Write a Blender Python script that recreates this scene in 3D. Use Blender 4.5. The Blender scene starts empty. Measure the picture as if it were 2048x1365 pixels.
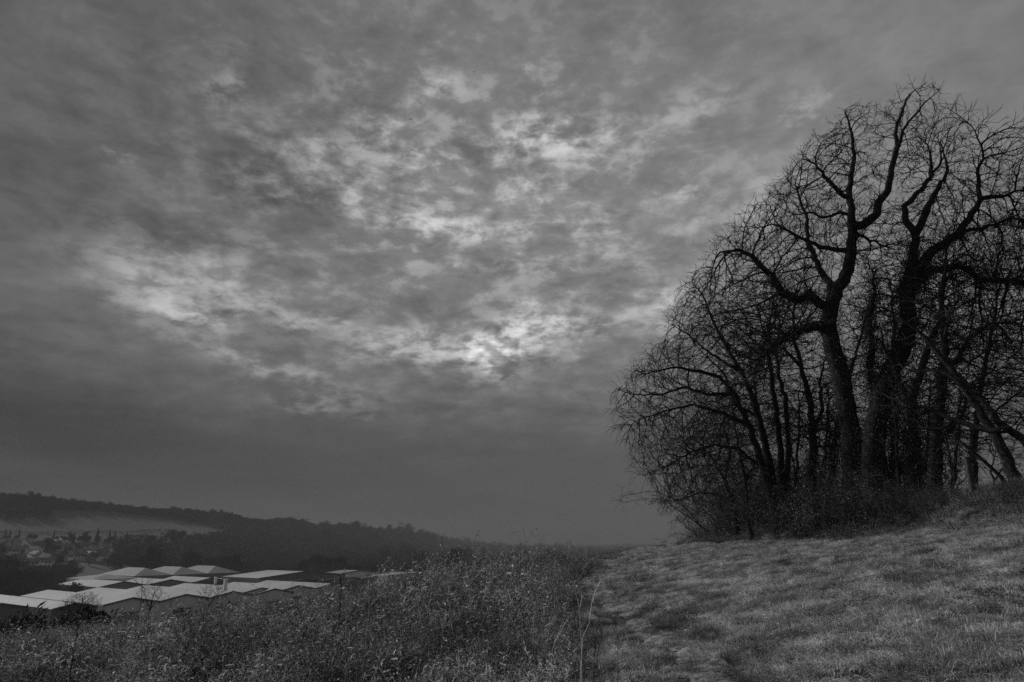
import bpy, math, random
import numpy as np
from math import radians as R, sin, cos, pi
from mathutils import Vector

# ------------------------------------------------------------------ camera, sky, sun, exposure
EXPO = 0.75
rng = np.random.default_rng(7)
random.seed(7)
C = bpy.context.scene
COL = C.collection
EYE = 1.6
FPX = 1365.0            # focal length in pixels of the 2048 px wide photograph
PITCH = R(16.6)
cam_data = bpy.data.cameras.new('camera')
cam_data.sensor_width = 36.0
cam_data.lens = 36.0 * FPX / 2048.0
cam_data.clip_start = 0.1
cam_data.clip_end = 20000
cam = bpy.data.objects.new('camera', cam_data)
COL.objects.link(cam)
cam.location = (0, 0, EYE)
cam.rotation_euler = (pi / 2 + PITCH, 0, 0)
C.camera = cam

C.render.engine = 'CYCLES'
C.view_settings.view_transform = 'Standard'
C.view_settings.look = 'None'
C.view_settings.gamma = 1.0
C.view_settings.exposure = EXPO
C.view_settings.use_curve_mapping = False
C.cycles.use_denoising = False
C.cycles.max_bounces = 4
C.cycles.diffuse_bounces = 2
C.cycles.transmission_bounces = 2
C.cycles.glossy_bounces = 1
C.cycles.volume_bounces = 0
C.cycles.transparent_max_bounces = 8
C.cycles.use_fast_gi = False

SUN_AZ, SUN_EL = R(-58), R(28)     # azimuth from +Y towards +X
SUN_STRENGTH = 1.5
HAZE = 0.00029


def ray(px, py):
    u = (px - 1024.0) / FPX
    v = (682.5 - py) / FPX
    return u, cos(PITCH) - sin(PITCH) * v, sin(PITCH) + cos(PITCH) * v


def at(px, py, Y):
    """the point seen at a photo pixel, at distance Y along the ground"""
    a, b, c = ray(px, py)
    return np.array([a / b * Y, Y, EYE + c / b * Y])


def on_level(px, py, z):
    a, b, c = ray(px, py)
    Y = (z - EYE) * b / c
    return np.array([a / b * Y, Y, z])


def azel(px, py):
    a, b, c = ray(px, py)
    return math.atan2(a, b), math.atan2(c, math.hypot(a, b))


def lin(g):
    g = g / 255.0
    return g / 12.92 if g <= 0.04045 else ((g + 0.055) / 1.055) ** 2.4


class NT:
    def __init__(self, tree):
        self.t = tree

    def n(self, kind, **kw):
        nd = self.t.nodes.new(kind)
        for k, v in kw.items():
            setattr(nd, k, v)
        return nd

    def put(self, sock, val):
        if isinstance(val, bpy.types.NodeSocket):
            self.t.links.new(val, sock)
        elif val is not None:
            sock.default_value = val

    def m(self, op, a, b=None, c=None, clamp=False):
        nd = self.n('ShaderNodeMath', operation=op, use_clamp=clamp)
        self.put(nd.inputs[0], a)
        if b is not None:
            self.put(nd.inputs[1], b)
        if c is not None:
            self.put(nd.inputs[2], c)
        return nd.outputs[0]

    def vm(self, op, a, b=None):
        nd = self.n('ShaderNodeVectorMath', operation=op)
        self.put(nd.inputs[0], a)
        if b is not None:
            self.put(nd.inputs[1], b)
        return nd.outputs['Value'] if op in ('DOT_PRODUCT', 'LENGTH') else nd.outputs[0]

    def noise(self, vec, scale, detail=4, rough=0.55, dist=0.0):
        nd = self.n('ShaderNodeTexNoise')
        self.put(nd.inputs['Vector'], vec)
        nd.inputs['Scale'].default_value = scale
        nd.inputs['Detail'].default_value = detail
        nd.inputs['Roughness'].default_value = rough
        nd.inputs['Distortion'].default_value = dist
        return nd.outputs['Fac']

    def ramp(self, fac, a, b, lo=0.0, hi=1.0, kind='SMOOTHSTEP'):
        nd = self.n('ShaderNodeMapRange', interpolation_type=kind, clamp=True)
        self.put(nd.inputs[0], fac)
        nd.inputs[1].default_value = a
        nd.inputs[2].default_value = b
        nd.inputs[3].default_value = lo
        nd.inputs[4].default_value = hi
        return nd.outputs[0]


def build_world():
    w = bpy.data.worlds.new('World')
    C.world = w
    w.use_nodes = True
    t = w.node_tree
    t.nodes.clear()
    N = NT(t)
    sky = N.n('ShaderNodeTexSky', sky_type='NISHITA', sun_disc=False)
    sky.sun_elevation = SUN_EL
    sky.sun_rotation = SUN_AZ
    bw = N.n('ShaderNodeRGBToBW')
    t.links.new(sky.outputs[0], bw.inputs[0])
    tc = N.n('ShaderNodeTexCoord')
    d = N.vm('NORMALIZE', tc.outputs['Generated'])
    sep = N.n('ShaderNodeSeparateXYZ')
    t.links.new(d, sep.inputs[0])
    x, y, z = sep.outputs
    az = N.m('ARCTAN2', x, y)
    el = N.m('ARCSINE', z)
    # cloud deck seen in perspective
    zz = N.m('MAXIMUM', N.m('ADD', z, 0.10), 0.03)
    cb = N.n('ShaderNodeCombineXYZ')
    N.put(cb.inputs[0], N.m('DIVIDE', x, zz))
    N.put(cb.inputs[1], N.m('DIVIDE', y, zz))
    deck = cb.outputs[0]
    ae = N.n('ShaderNodeCombineXYZ')
    N.put(ae.inputs[0], az)
    N.put(ae.inputs[1], el)
    # warp the azimuth/elevation coordinates with cloud noise
    wn = N.n('ShaderNodeTexNoise')
    N.put(wn.inputs['Vector'], deck)
    wn.inputs['Scale'].default_value = 1.9
    wn.inputs['Detail'].default_value = 7
    wn.inputs['Roughness'].default_value = 0.6
    wofs = N.vm('SUBTRACT', wn.outputs['Color'], (0.5, 0.5, 0.5))
    wofs = N.vm('MULTIPLY', wofs, (0.12, 0.06, 0))
    sc_ = N.vm('MULTIPLY', ae.outputs[0], (1.0, 1.9, 1))
    wn2 = N.n('ShaderNodeTexNoise')
    N.put(wn2.inputs['Vector'], sc_)
    wn2.inputs['Scale'].default_value = 13
    wn2.inputs['Detail'].default_value = 8
    wn2.inputs['Roughness'].default_value = 0.62
    wofs2 = N.vm('MULTIPLY', N.vm('SUBTRACT', wn2.outputs['Color'], (0.5, 0.5, 0.5)), (0.16, 0.085, 0))
    aew = N.vm('ADD', N.vm('ADD', ae.outputs[0], wofs), wofs2)

    def blob(px, py, sx, sy, amp, rot=0.0, coord=None):
        a0, e0 = azel(px, py)
        q = N.vm('SUBTRACT', coord or aew, (a0, e0, 0))
        if rot:
            ca, sa = cos(R(rot)), sin(R(rot))
            u = N.vm('DOT_PRODUCT', q, (ca * 1365 / sx, sa * 1365 / sx, 0))
            v = N.vm('DOT_PRODUCT', q, (-sa * 1365 / sy, ca * 1365 / sy, 0))
            r2 = N.m('MULTIPLY_ADD', u, u, N.m('MULTIPLY', v, v))
        else:
            q = N.vm('MULTIPLY', q, (1365 / sx, 1365 / sy, 0))
            r2 = N.vm('DOT_PRODUCT', q, q)
        g = N.m('EXPONENT', N.m('MULTIPLY', r2, -1.0))
        return N.m('MULTIPLY', g, amp)

    def total(parts):
        s = parts[0]
        for p in parts[1:]:
            s = N.m('ADD', s, p)
        return s

    # broad tone of the overcast (smooth)
    base = N.ramp(el, R(7), R(17), SKY['low'], SKY['mid'], 'SMOOTHSTEP')
    broad = total([blob(1500, 330, 900, 420, .055, coord=ae.outputs[0]),
                   blob(950, 560, 520, 330, .040, coord=ae.outputs[0]),
                   blob(1750, 700, 420, 380, .050, coord=ae.outputs[0]),
                   blob(-60, 300, 440, 620, -.062, coord=ae.outputs[0]),
                   blob(0, 950, 600, 220, -.010, coord=ae.outputs[0]), blob(1350, 900, 260, 260, .006, coord=ae.outputs[0]),
                   blob(380, 620, 330, 140, .035, coord=ae.outputs[0])])
    # cloud texture in the deck
    st = N.n('ShaderNodeMapping')
    N.put(st.inputs[0], deck)
    st.inputs['Rotation'].default_value = (0, 0, R(22))
    st.inputs['Scale'].default_value = (1.0, 1.25, 1)
    lay = N.noise(N.vm('ADD', N.vm('MULTIPLY', ae.outputs[0], (1.2, 6.0, 1)), wofs), 3.0, 6, .55, .4)
    tex = N.noise(st.outputs[0], 2.0, 8, .54, .3)
    fine = N.noise(sc_, 30.0, 8, .60, .2)
    med = N.noise(N.vm('ADD', sc_, wofs), 11.0, 8, .6, .3)
    big = N.noise(deck, .7, 4, .5, .5)
    fade = N.m('MULTIPLY', N.ramp(el, R(6), R(13)), N.m('ADD', blob(1000, 450, 560, 330, .9, coord=ae.outputs[0]), .35))
    t1 = N.m('ADD', N.m('MULTIPLY', N.m('SUBTRACT', tex, .5), .20), N.m('MULTIPLY', N.m('SUBTRACT', med, .5), .30))
    t2 = N.m('MULTIPLY', N.m('SUBTRACT', fine, .5), .15)
    t3 = N.m('MULTIPLY', N.m('SUBTRACT', big, .5), .12)
    mott = N.m('MULTIPLY', N.m('ADD', N.m('ADD', t1, t2), t3), fade)
    # thinner patches where light comes through
    spots = [(1015, 700, 66, 32, .9, 12), (900, 715, 110, 16, .42, 4), (1060, 645, 60, 20, .5, -10), (1150, 650, 150, 22, .2, 8),
             (800, 690, 110, 22, .30, 8), (430, 560, 130, 42, .26, -8), (310, 600, 110, 40, .22, -24), (400, 640, 60, 14, .3, -25), (620, 640, 150, 16, .22, -8),
             (560, 745, 130, 12, .25, -12), (650, 812, 80, 9, .18, 0), (1070, 287, 90, 26, .50, 6), (1200, 300, 70, 26, .28, -8),
             (870, 432, 120, 20, .42, -4), (700, 385, 60, 18, .18, -30), (740, 262, 45, 24, .30, -30), (860, 190, 60, 18, .24, 20),
             (830, 340, 60, 18, .34, 10), (1080, 370, 60, 22, .28, 10), (640, 320, 110, 26, .22, -12), (470, 172, 26, 24, .22, 0),
             (430, 388, 22, 14, .16, 0), (232, 300, 20, 10, .18, -20), (1618, 222, 28, 24, .22, 0), (1360, 375, 42, 16, .30, 0), (1360, 215, 120, 20, .18, 6),
             (1420, 430, 80, 40, .15, 0), (1190, 450, 60, 30, .20, 0), (990, 530, 60, 14, .26, 4), (1330, 615, 40, 24, .24, 0), (1045, 145, 26, 8, .16, 0),
             (1240, 620, 130, 30, .14, 0), (520, 370, 50, 22, .18, 0), (1220, 530, 60, 18, .16, 0), (1540, 400, 60, 60, .16, 0)]
    sp = total([blob(a, b, c * 1.15, e * 1.25, f, g) for (a, b, c, e, f, g) in spots])
    soft = total([blob(430, 560, 120, 38, .10, -8), blob(320, 600, 110, 36, .07, -24), blob(1005, 702, 46, 24, .22, 10)])
    gate = N.ramp(N.m('ADD', N.m('MULTIPLY', med, .5), N.m('MULTIPLY', fine, .5)), .40, .58, .05, 1.6)
    glow = N.m('ADD', N.m('MULTIPLY', N.m('MULTIPLY', sp, gate), .42), soft)
    # dark scud
    darks = total([blob(480, 615, 120, 20, -.10, -8), blob(360, 652, 110, 12, -.07, -6), blob(930, 310, 60, 26, -.02, 0), blob(620, 395, 90, 30, -.05, 0),
                   blob(1040, 545, 160, 22, -.04, 0), blob(760, 620, 200, 26, -.035, 0), blob(950, 740, 160, 18, -.05, 5),
                   blob(330, 460, 260, 50, -.025, 0), blob(520, 300, 120, 60, -.02, 0), blob(1200, 710, 200, 26, -.03, 5)])
    cells = N.m('MULTIPLY', N.ramp(N.m('ADD', N.m('MULTIPLY', med, .62), N.m('MULTIPLY', fine, .38)), .50, .60), blob(960, 400, 470, 270, .12, coord=aew))
    cells = N.m('ADD', cells, N.m('MULTIPLY', N.m('SUBTRACT', lay, .5), .060))
    val = N.m('ADD', N.m('ADD', N.m('ADD', base, broad), cells), N.m('ADD', mott, darks))
    val = N.m('MAXIMUM', val, .012)
    val = N.m('ADD', val, glow)
    # the Nishita sky behind the overcast, colour drained as in the monochrome photograph
    mix = N.m('ADD', N.m('MULTIPLY', val, 10.0 * SKY['gain']), N.m('MULTIPLY', bw.outputs[0], 0.02))
    bg = N.n('ShaderNodeBackground')
    N.put(bg.inputs[0], mix)
    bg.inputs[1].default_value = 0.1
    out = N.n('ShaderNodeOutputWorld')
    t.links.new(bg.outputs[0], out.inputs[0])


SKY = dict(low=.055, mid=.145, gain=.595)
build_world()

sun_data = bpy.data.lights.new('sun', 'SUN')
sun_data.energy = SUN_STRENGTH
sun_data.angle = R(10)
sun_data.color = (1, 1, 1)
sun = bpy.data.objects.new('sun', sun_data)
COL.objects.link(sun)
sdir = Vector((sin(SUN_AZ) * cos(SUN_EL), cos(SUN_AZ) * cos(SUN_EL), sin(SUN_EL)))
sun.rotation_euler = sdir.to_track_quat('Z', 'Y').to_euler()

# ------------------------------------------------------------------ helpers


def tag(o, label=None, cat=None, group=None, kind=None):
    if label:
        o['label'] = label
    if cat:
        o['category'] = cat
    if group:
        o['group'] = group
    if kind:
        o['kind'] = kind
    return o


def mesh_from(name, V, F, mats=None, midx=None, smooth=False):
    """V (n,3); F list of arrays, each (k,3) or (k,4)"""
    me = bpy.data.meshes.new(name)
    V = np.asarray(V, dtype=np.float32)
    if isinstance(F, np.ndarray):
        F = [F]
    F = [np.asarray(f, dtype=np.int32) for f in F if len(f)]
    nl = sum(f.size for f in F)
    npoly = sum(len(f) for f in F)
    me.vertices.add(len(V))
    me.vertices.foreach_set('co', V.ravel())
    me.loops.add(nl)
    me.loops.foreach_set('vertex_index', np.concatenate([f.ravel() for f in F]))
    me.polygons.add(npoly)
    tot = np.concatenate([np.full(len(f), f.shape[1], dtype=np.int32) for f in F])
    start = np.concatenate([[0], np.cumsum(tot)[:-1]]).astype(np.int32)
    me.polygons.foreach_set('loop_start', start)
    me.polygons.foreach_set('loop_total', tot)
    if midx is not None:
        me.polygons.foreach_set('material_index', np.asarray(midx, dtype=np.int32))
    me.polygons.foreach_set('use_smooth', np.full(npoly, bool(smooth)))
    me.update(calc_edges=True)
    for m_ in (mats or []):
        me.materials.append(m_)
    return me


def obj(name, me, parent=None, loc=None):
    o = bpy.data.objects.new(name, me)
    COL.objects.link(o)
    if parent:
        o.parent = parent
    if loc is not None:
        o.location = loc
    return o


def empty(name, loc):
    o = bpy.data.objects.new(name, None)
    COL.objects.link(o)
    o.location = loc
    o.empty_display_size = 0.5
    return o


class MB:
    """collects geometry into one mesh"""

    def __init__(self):
        self.V, self.T, self.Q, self.n = [], [], [], 0
        self.tm, self.qm = [], []

    def add(self, V, T=None, Q=None, m=0):
        V = np.asarray(V, dtype=float).reshape(-1, 3)
        if T is not None and len(T):
            T = np.asarray(T)
            self.T.append(T + self.n)
            self.tm.append(np.full(len(T), m))
        if Q is not None and len(Q):
            Q = np.asarray(Q)
            self.Q.append(Q + self.n)
            self.qm.append(np.full(len(Q), m))
        self.V.append(V)
        self.n += len(V)

    def box(self, c, s, rz=0.0, m=0):
        x, y, z = s[0] / 2, s[1] / 2, s[2] / 2
        P = np.array([[-x, -y, -z], [x, -y, -z], [x, y, -z], [-x, y, -z], [-x, -y, z], [x, -y, z], [x, y, z], [-x, y, z]])
        ca, sa = cos(rz), sin(rz)
        P = P @ np.array([[ca, sa, 0], [-sa, ca, 0], [0, 0, 1]]) + np.array(c)
        self.add(P, Q=[[0, 3, 2, 1], [4, 5, 6, 7], [0, 1, 5, 4], [1, 2, 6, 5], [2, 3, 7, 6], [3, 0, 4, 7]], m=m)

    def build(self, name, mats, smooth=False):
        F, mi = [], []
        if self.T:
            F.append(np.concatenate(self.T)); mi.append(np.concatenate(self.tm))
        if self.Q:
            F.append(np.concatenate(self.Q)); mi.append(np.concatenate(self.qm))
        if not isinstance(mats, (list, tuple)):
            mats = [mats]
        return mesh_from(name, np.concatenate(self.V), F, mats, np.concatenate(mi), smooth)


def norm(v):
    return v / np.maximum(np.linalg.norm(v, axis=-1, keepdims=True), 1e-9)


def tubes(P, Rad, k=3):
    """many tubes at once. P (n,s,3) centre lines, Rad (n,s). returns V, Q"""
    n, s, _ = P.shape
    d = norm(np.gradient(P, axis=1))
    mean = norm(P[:, -1] - P[:, 0] + 1e-6)
    ref = np.where(np.abs(mean[:, 2:3]) < .8, np.array([[0, 0, 1.0]]), np.array([[1.0, 0, 0]]))
    a = norm(np.cross(d, ref[:, None, :]))
    b = np.cross(d, a)
    ang = np.arange(k) * 2 * pi / k
    V = P[:, :, None, :] + Rad[:, :, None, None] * (a[:, :, None, :] * np.cos(ang)[None, None, :, None] + b[:, :, None, :] * np.sin(ang)[None, None, :, None])
    idx = np.arange(n * s * k).reshape(n, s, k)
    i0 = idx[:, :-1, :]
    i1 = idx[:, 1:, :]
    Q = np.stack([i0, np.roll(i0, -1, 2), np.roll(i1, -1, 2), i1], -1).reshape(-1, 4)
    return V.reshape(-1, 3), Q


def lattice(ix, iy, seed):
    h = (ix.astype(np.int64) * 374761393 + iy.astype(np.int64) * 668265263 + seed * 1274126177) & 0x7fffffff
    h = ((h ^ (h >> 13)) * 1274126177) & 0x7fffffff
    return ((h ^ (h >> 16)) & 0xffff) / 65535.0


def vnoise(x, y, scale, seed=0):
    x = np.asarray(x, dtype=float) / scale
    y = np.asarray(y, dtype=float) / scale
    ix, iy = np.floor(x), np.floor(y)
    fx, fy = x - ix, y - iy
    fx = fx * fx * (3 - 2 * fx)
    fy = fy * fy * (3 - 2 * fy)
    a, b = lattice(ix, iy, seed), lattice(ix + 1, iy, seed)
    c, d = lattice(ix, iy + 1, seed), lattice(ix + 1, iy + 1, seed)
    return (a * (1 - fx) + b * fx) * (1 - fy) + (c * (1 - fx) + d * fx) * fy


def sstep(a, b, x):
    t = np.clip((x - a) / (b - a), 0, 1)
    return t * t * (3 - 2 * t)


# ------------------------------------------------------------------ materials (the photograph is black and white)

def mat_basic(name, lo, hi, scale=8.0, rough=0.85, rand=0.0, transl=0.0, spec=0.25, bump=0.0, bscale=30.0, patch=None, detail=5):
    """grey procedural material: noise between lo and hi, rand = spread per instance, patch = (scale, lo, hi) multiplies by large patches"""
    m = bpy.data.materials.new(name)
    m.use_nodes = True
    t = m.node_tree
    N = NT(t)
    bs = t.nodes['Principled BSDF']
    geo = N.n('ShaderNodeNewGeometry')
    f = N.noise(geo.outputs['Position'], scale, detail, .6)
    v = N.ramp(f, .3, .7, lo, hi)
    if rand:
        oi = N.n('ShaderNodeObjectInfo')
        v = N.m('MULTIPLY', v, N.ramp(oi.outputs['Random'], 0, 1, 1 - rand, 1 + rand, 'LINEAR'))
    if patch:
        p = N.noise(geo.outputs['Position'], patch[0], 4, .55)
        v = N.m('MULTIPLY', v, N.ramp(p, .35, .65, patch[1], patch[2]))
    cc = N.n('ShaderNodeCombineColor')
    for i in range(3):
        N.put(cc.inputs[i], v)
    t.links.new(cc.outputs[0], bs.inputs['Base Color'])
    bs.inputs['Roughness'].default_value = rough
    bs.inputs['Specular IOR Level'].default_value = spec
    if bump:
        b = N.n('ShaderNodeBump')
        b.inputs['Strength'].default_value = bump
        b.inputs['Distance'].default_value = 0.05
        N.put(b.inputs['Height'], N.noise(geo.outputs['Position'], bscale, 6, .6))
        t.links.new(b.outputs[0], bs.inputs['Normal'])
    if transl:
        out = t.nodes['Material Output']
        tr = N.n('ShaderNodeBsdfTranslucent')
        t.links.new(cc.outputs[0], tr.inputs[0])
        mx = N.n('ShaderNodeMixShader')
        mx.inputs[0].default_value = transl
        t.links.new(bs.outputs[0], mx.inputs[1])
        t.links.new(tr.outputs[0], mx.inputs[2])
        t.links.new(mx.outputs[0], out.inputs[0])
    return m


M = {}
M['bark'] = mat_basic('bark', .018, .055, 9, .95, bump=.9, bscale=22, spec=.1)
M['pale_bark'] = mat_basic('pale_bark', .09, .20, 12, .9, bump=.6, bscale=25, spec=.15)
M['twig'] = mat_basic('twig', .012, .03, 3, .9, spec=.15)
M['ivy'] = mat_basic('ivy', .012, .04, 20, .45, spec=.4, transl=.15)
M['grass_dry'] = mat_basic('grass_dry', .55, .78, 9, .7, rand=.4, transl=.3, spec=.3, patch=(1.5, .45, 1.15), detail=7)
M['grass_green'] = mat_basic('grass_green', .28, .46, 9, .65, rand=.45, transl=.3, spec=.3, patch=(1.5, .35, 1.2), detail=7)
M['leaf_pale'] = mat_basic('leaf_pale', .55, .80, 30, .6, rand=.35, patch=(.75, .5, 1.3), transl=.25, spec=.35)
M['leaf_mid'] = mat_basic('leaf_mid', .22, .42, 30, .55, rand=.4, patch=(.75, .35, 1.3), transl=.25, spec=.35)
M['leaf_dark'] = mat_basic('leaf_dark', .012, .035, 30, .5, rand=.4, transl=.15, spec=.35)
M['stem_pale'] = mat_basic('stem_pale', .50, .72, 40, .7, patch=(.75, .5, 1.2), spec=.3)
M['stem_mid'] = mat_basic('stem_mid', .12, .26, 40, .8, patch=(.75, .4, 1.3), rand=.3, spec=.3)
M['stem_dark'] = mat_basic('stem_dark', .012, .03, 40, .8, rand=.3, spec=.2)
M['far_tree'] = mat_basic('far_tree', .02, .09, .05, .95, rand=.75, spec=.0)
M['far_conifer'] = mat_basic('far_conifer', .012, .025, .3, .95, rand=.2, spec=.0)
M['roof_sheet'] = mat_basic('roof_sheet', .38, .48, .25, .6, spec=.3, patch=(.03, .86, 1.05))
M['roof_grey'] = mat_basic('roof_grey', .22, .28, .08, .7, spec=.2)
M['wall_clad'] = mat_basic('wall_clad', .56, .66, .05, .8, spec=.2)
M['wall_dark'] = mat_basic('wall_dark', .10, .15, .05, .8, spec=.2)
M['trim_dark'] = mat_basic('trim_dark', .03, .05, .5, .7)
M['white'] = mat_basic('white', .62, .78, .5, .7)
M['house_roof'] = mat_basic('house_roof', .08, .15, .3, .8, rand=.4)
M['house_wall'] = mat_basic('house_wall', .60, .82, .3, .8, rand=.45)
M['glass'] = mat_basic('glass', .02, .03, 1, .1, spec=.6)
M['bramble_twig'] = mat_basic('bramble_twig', .05, .13, 3, .9, rand=.3, spec=.15)
M['post'] = mat_basic('post', .04, .09, 10, .9, bump=.6)
M['bird'] = mat_basic('bird', .01, .02, 10, .8)
M['path_soil'] = mat_basic('path_soil', .10, .52, 7, .9, bump=1.0, bscale=18, patch=(.6, .5, 1.1), detail=9)


def ground_material():
    m = bpy.data.materials.new('hillside')
    m.use_nodes = True
    t = m.node_tree
    N = NT(t)
    bs = t.nodes['Principled BSDF']
    geo = N.n('ShaderNodeNewGeometry')
    P = geo.outputs['Position']
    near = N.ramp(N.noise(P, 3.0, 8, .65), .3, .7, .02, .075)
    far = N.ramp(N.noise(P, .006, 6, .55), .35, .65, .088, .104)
    mp = N.n('ShaderNodeMapping')
    N.put(mp.inputs[0], P)
    mp.inputs['Rotation'].default_value = (0, 0, R(28))
    mp.inputs['Scale'].default_value = (.004, .05, .02)
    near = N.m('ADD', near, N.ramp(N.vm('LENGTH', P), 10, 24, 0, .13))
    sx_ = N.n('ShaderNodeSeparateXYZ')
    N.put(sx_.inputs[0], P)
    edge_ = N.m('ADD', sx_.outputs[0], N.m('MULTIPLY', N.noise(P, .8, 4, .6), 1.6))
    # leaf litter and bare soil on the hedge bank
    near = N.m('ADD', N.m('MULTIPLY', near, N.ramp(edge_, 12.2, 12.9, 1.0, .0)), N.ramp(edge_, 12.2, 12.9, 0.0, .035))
    far = N.m('MULTIPLY', far, N.ramp(N.noise(mp.outputs[0], 1.0, 5, .6), .35, .65, .93, 1.05))
    far = N.m('MULTIPLY', far, N.ramp(N.noise(P, .25, 6, .7), .3, .7, .8, 1.2))
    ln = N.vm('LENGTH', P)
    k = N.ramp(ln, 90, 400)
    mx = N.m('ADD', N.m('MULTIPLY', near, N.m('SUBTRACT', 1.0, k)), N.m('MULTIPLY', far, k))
    cc = N.n('ShaderNodeCombineColor')
    for i in range(3):
        N.put(cc.inputs[i], mx)
    t.links.new(cc.outputs[0], bs.inputs['Base Color'])
    bs.inputs['Roughness'].default_value = .95
    bs.inputs['Specular IOR Level'].default_value = .1
    b = N.n('ShaderNodeBump')
    b.inputs['Strength'].default_value = .8
    b.inputs['Distance'].default_value = .06
    N.put(b.inputs['Height'], N.noise(P, 9, 7, .65))
    t.links.new(b.outputs[0], bs.inputs['Normal'])
    return m


# ------------------------------------------------------------------ terrain

FLOOR = -41.0
# crest of the far side of the valley: photo x, photo y of the ground on the crest, distance
CREST = [(-900, 985, 900), (-300, 985, 950), (0, 1004, 1050), (60, 1010, 1080), (100, 1016, 1100), (200, 1019, 1170), (300, 1026, 1260), (420, 1036, 1380),
         (520, 1048, 1500), (600, 1051, 1620), (660, 1063, 1750), (750, 1073, 1950), (820, 1077, 2150), (900, 1090, 2900),
         (1000, 1096, 3600), (1100, 1099, 4200), (1250, 1100, 4500), (1600, 1100, 4500), (2200, 1100, 4500)]
_caz, _cR, _cZ = [], [], []
for px_, py_, Y_ in CREST:
    p_ = at(px_, py_, Y_)
    _caz.append(math.atan2(p_[0], p_[1]))
    _cR.append(math.hypot(p_[0], p_[1]))
    _cZ.append(p_[2])


def h_far(x, y):
    az = np.arctan2(x, y)
    r = np.hypot(x, y)
    Rc = np.interp(az, _caz, _cR)
    Zc = np.interp(az, _caz, _cZ)
    t = r / Rc
    s = np.clip((t - .36) / .64, 0, 1) ** 2.3
    s = np.where(t < 1, s, np.clip(1 - (t - 1.03) * .5, 0, 1))
    und = (vnoise(x, y, 160, 5) - .5) * 6 * sstep(.45, .8, t) + (vnoise(x, y, 420, 6) - .5) * 14 * sstep(.6, 1, t) * sstep(1500, 2200, Rc)
    return FLOOR + (Zc - FLOOR) * s + und


def brow(x):
    return 19 + 27 * sstep(-12, 2.5, x) + 12 * sstep(3, 12, x)


def h_near(x, y):
    xr = np.clip(x, 0, 13.0)
    yy = np.clip(y - 15, -10, 45)
    base = np.where(x > 0, .178 * xr * (1 - .0068 * yy), .088 * x)
    base = base + .12 * sstep(11.4, 13.0, x) * 5.2 * (1 - sstep(48, 56, y)) - np.clip(x - 14.5, 0, 40) * .05
    q = np.clip(y - brow(x), 0, None)
    d1 = np.where(q < 34, .0045 * q * q, .0045 * 34 * 34 + .306 * (q - 34))
    q2 = np.clip(-x - 26, 0, None)
    d2 = np.where(q2 < 30, .004 * q2 * q2, 3.6 + .24 * (q2 - 30))
    bump = (vnoise(x, y, 3.1, 1) - .5) * .22 + (vnoise(x, y, 1.1, 2) - .5) * .13 + (vnoise(x, y, .45, 3) - .5) * .06
    hol = vnoise(x, y, .34, 61) * .5 + vnoise(x, y, .95, 62) * .5
    rr = np.hypot(x, y)
    bump = (vnoise(x, y, 3.1, 1) - .5) * .22 + (vnoise(x, y, 1.1, 2) - .5) * .13 * sstep(34, 14, rr) + (vnoise(x, y, .45, 3) - .5) * .06 * sstep(18, 8, rr)
    bump = bump - .13 * sstep(.42, .24, hol) * sstep(16, 9, rr)
    bump = bump * sstep(0, 5, np.hypot(x, y))
    return base - d1 - d2 + bump


def H(x, y):
    x = np.asarray(x, dtype=float)
    y = np.asarray(y, dtype=float)
    a = h_near(x, y)
    b = h_far(x, y)
    k = 4.0
    d = a - b
    return np.where(d > 12, a, np.where(d < -12, b, np.maximum(a, b) + k * np.log1p(np.exp(-np.abs(d) / k)) * sstep(12, 6, np.abs(d))))


def build_ground():
    az = np.concatenate([np.arange(-180, -52, 4.0), np.arange(-52, 52, .42), np.arange(52, 180, 4.0)])
    az = np.radians(az)
    nr = 430
    r = .5 * (5000 / .5) ** (np.linspace(0, 1, nr))
    RR, AA = np.meshgrid(r, az, indexing='ij')
    X, Y = RR * np.sin(AA), RR * np.cos(AA)
    Z = H(X, Y)
    na = len(az)
    V = np.stack([X, Y, Z], -1).reshape(-1, 3)
    V = np.concatenate([V, [[0, 0, float(H(0, 0))]]])
    idx = np.arange(nr * na).reshape(nr, na)
    nx = np.roll(idx, -1, 1)
    Q = np.stack([idx[:-1], idx[1:], nx[1:], nx[:-1]], -1).reshape(-1, 4)
    T = np.stack([np.full(na, len(V) - 1), idx[0], nx[0]], -1)
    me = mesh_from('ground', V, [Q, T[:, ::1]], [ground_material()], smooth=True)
    me.validate()
    o = obj('ground', me)
    tag(o, 'grassy hillside falling away into a wide valley', kind='structure')


build_ground()

EDGE_Y = [0, 8, 18, 24, 32, 45, 60, 90]
EDGE_X = [.35, .85, 1.5, 1.75, 4.0, 7.2, 10.5, 16]
PATH = [(1.5, -2), (1.75, 3), (1.9, 6), (2.1, 10.6), (2.35, 17), (2.9, 23), (4.3, 28.5), (6.2, 36), (8.4, 44), (10, 50)]
py_y = [p[1] for p in PATH]
py_x = [p[0] for p in PATH]


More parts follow.
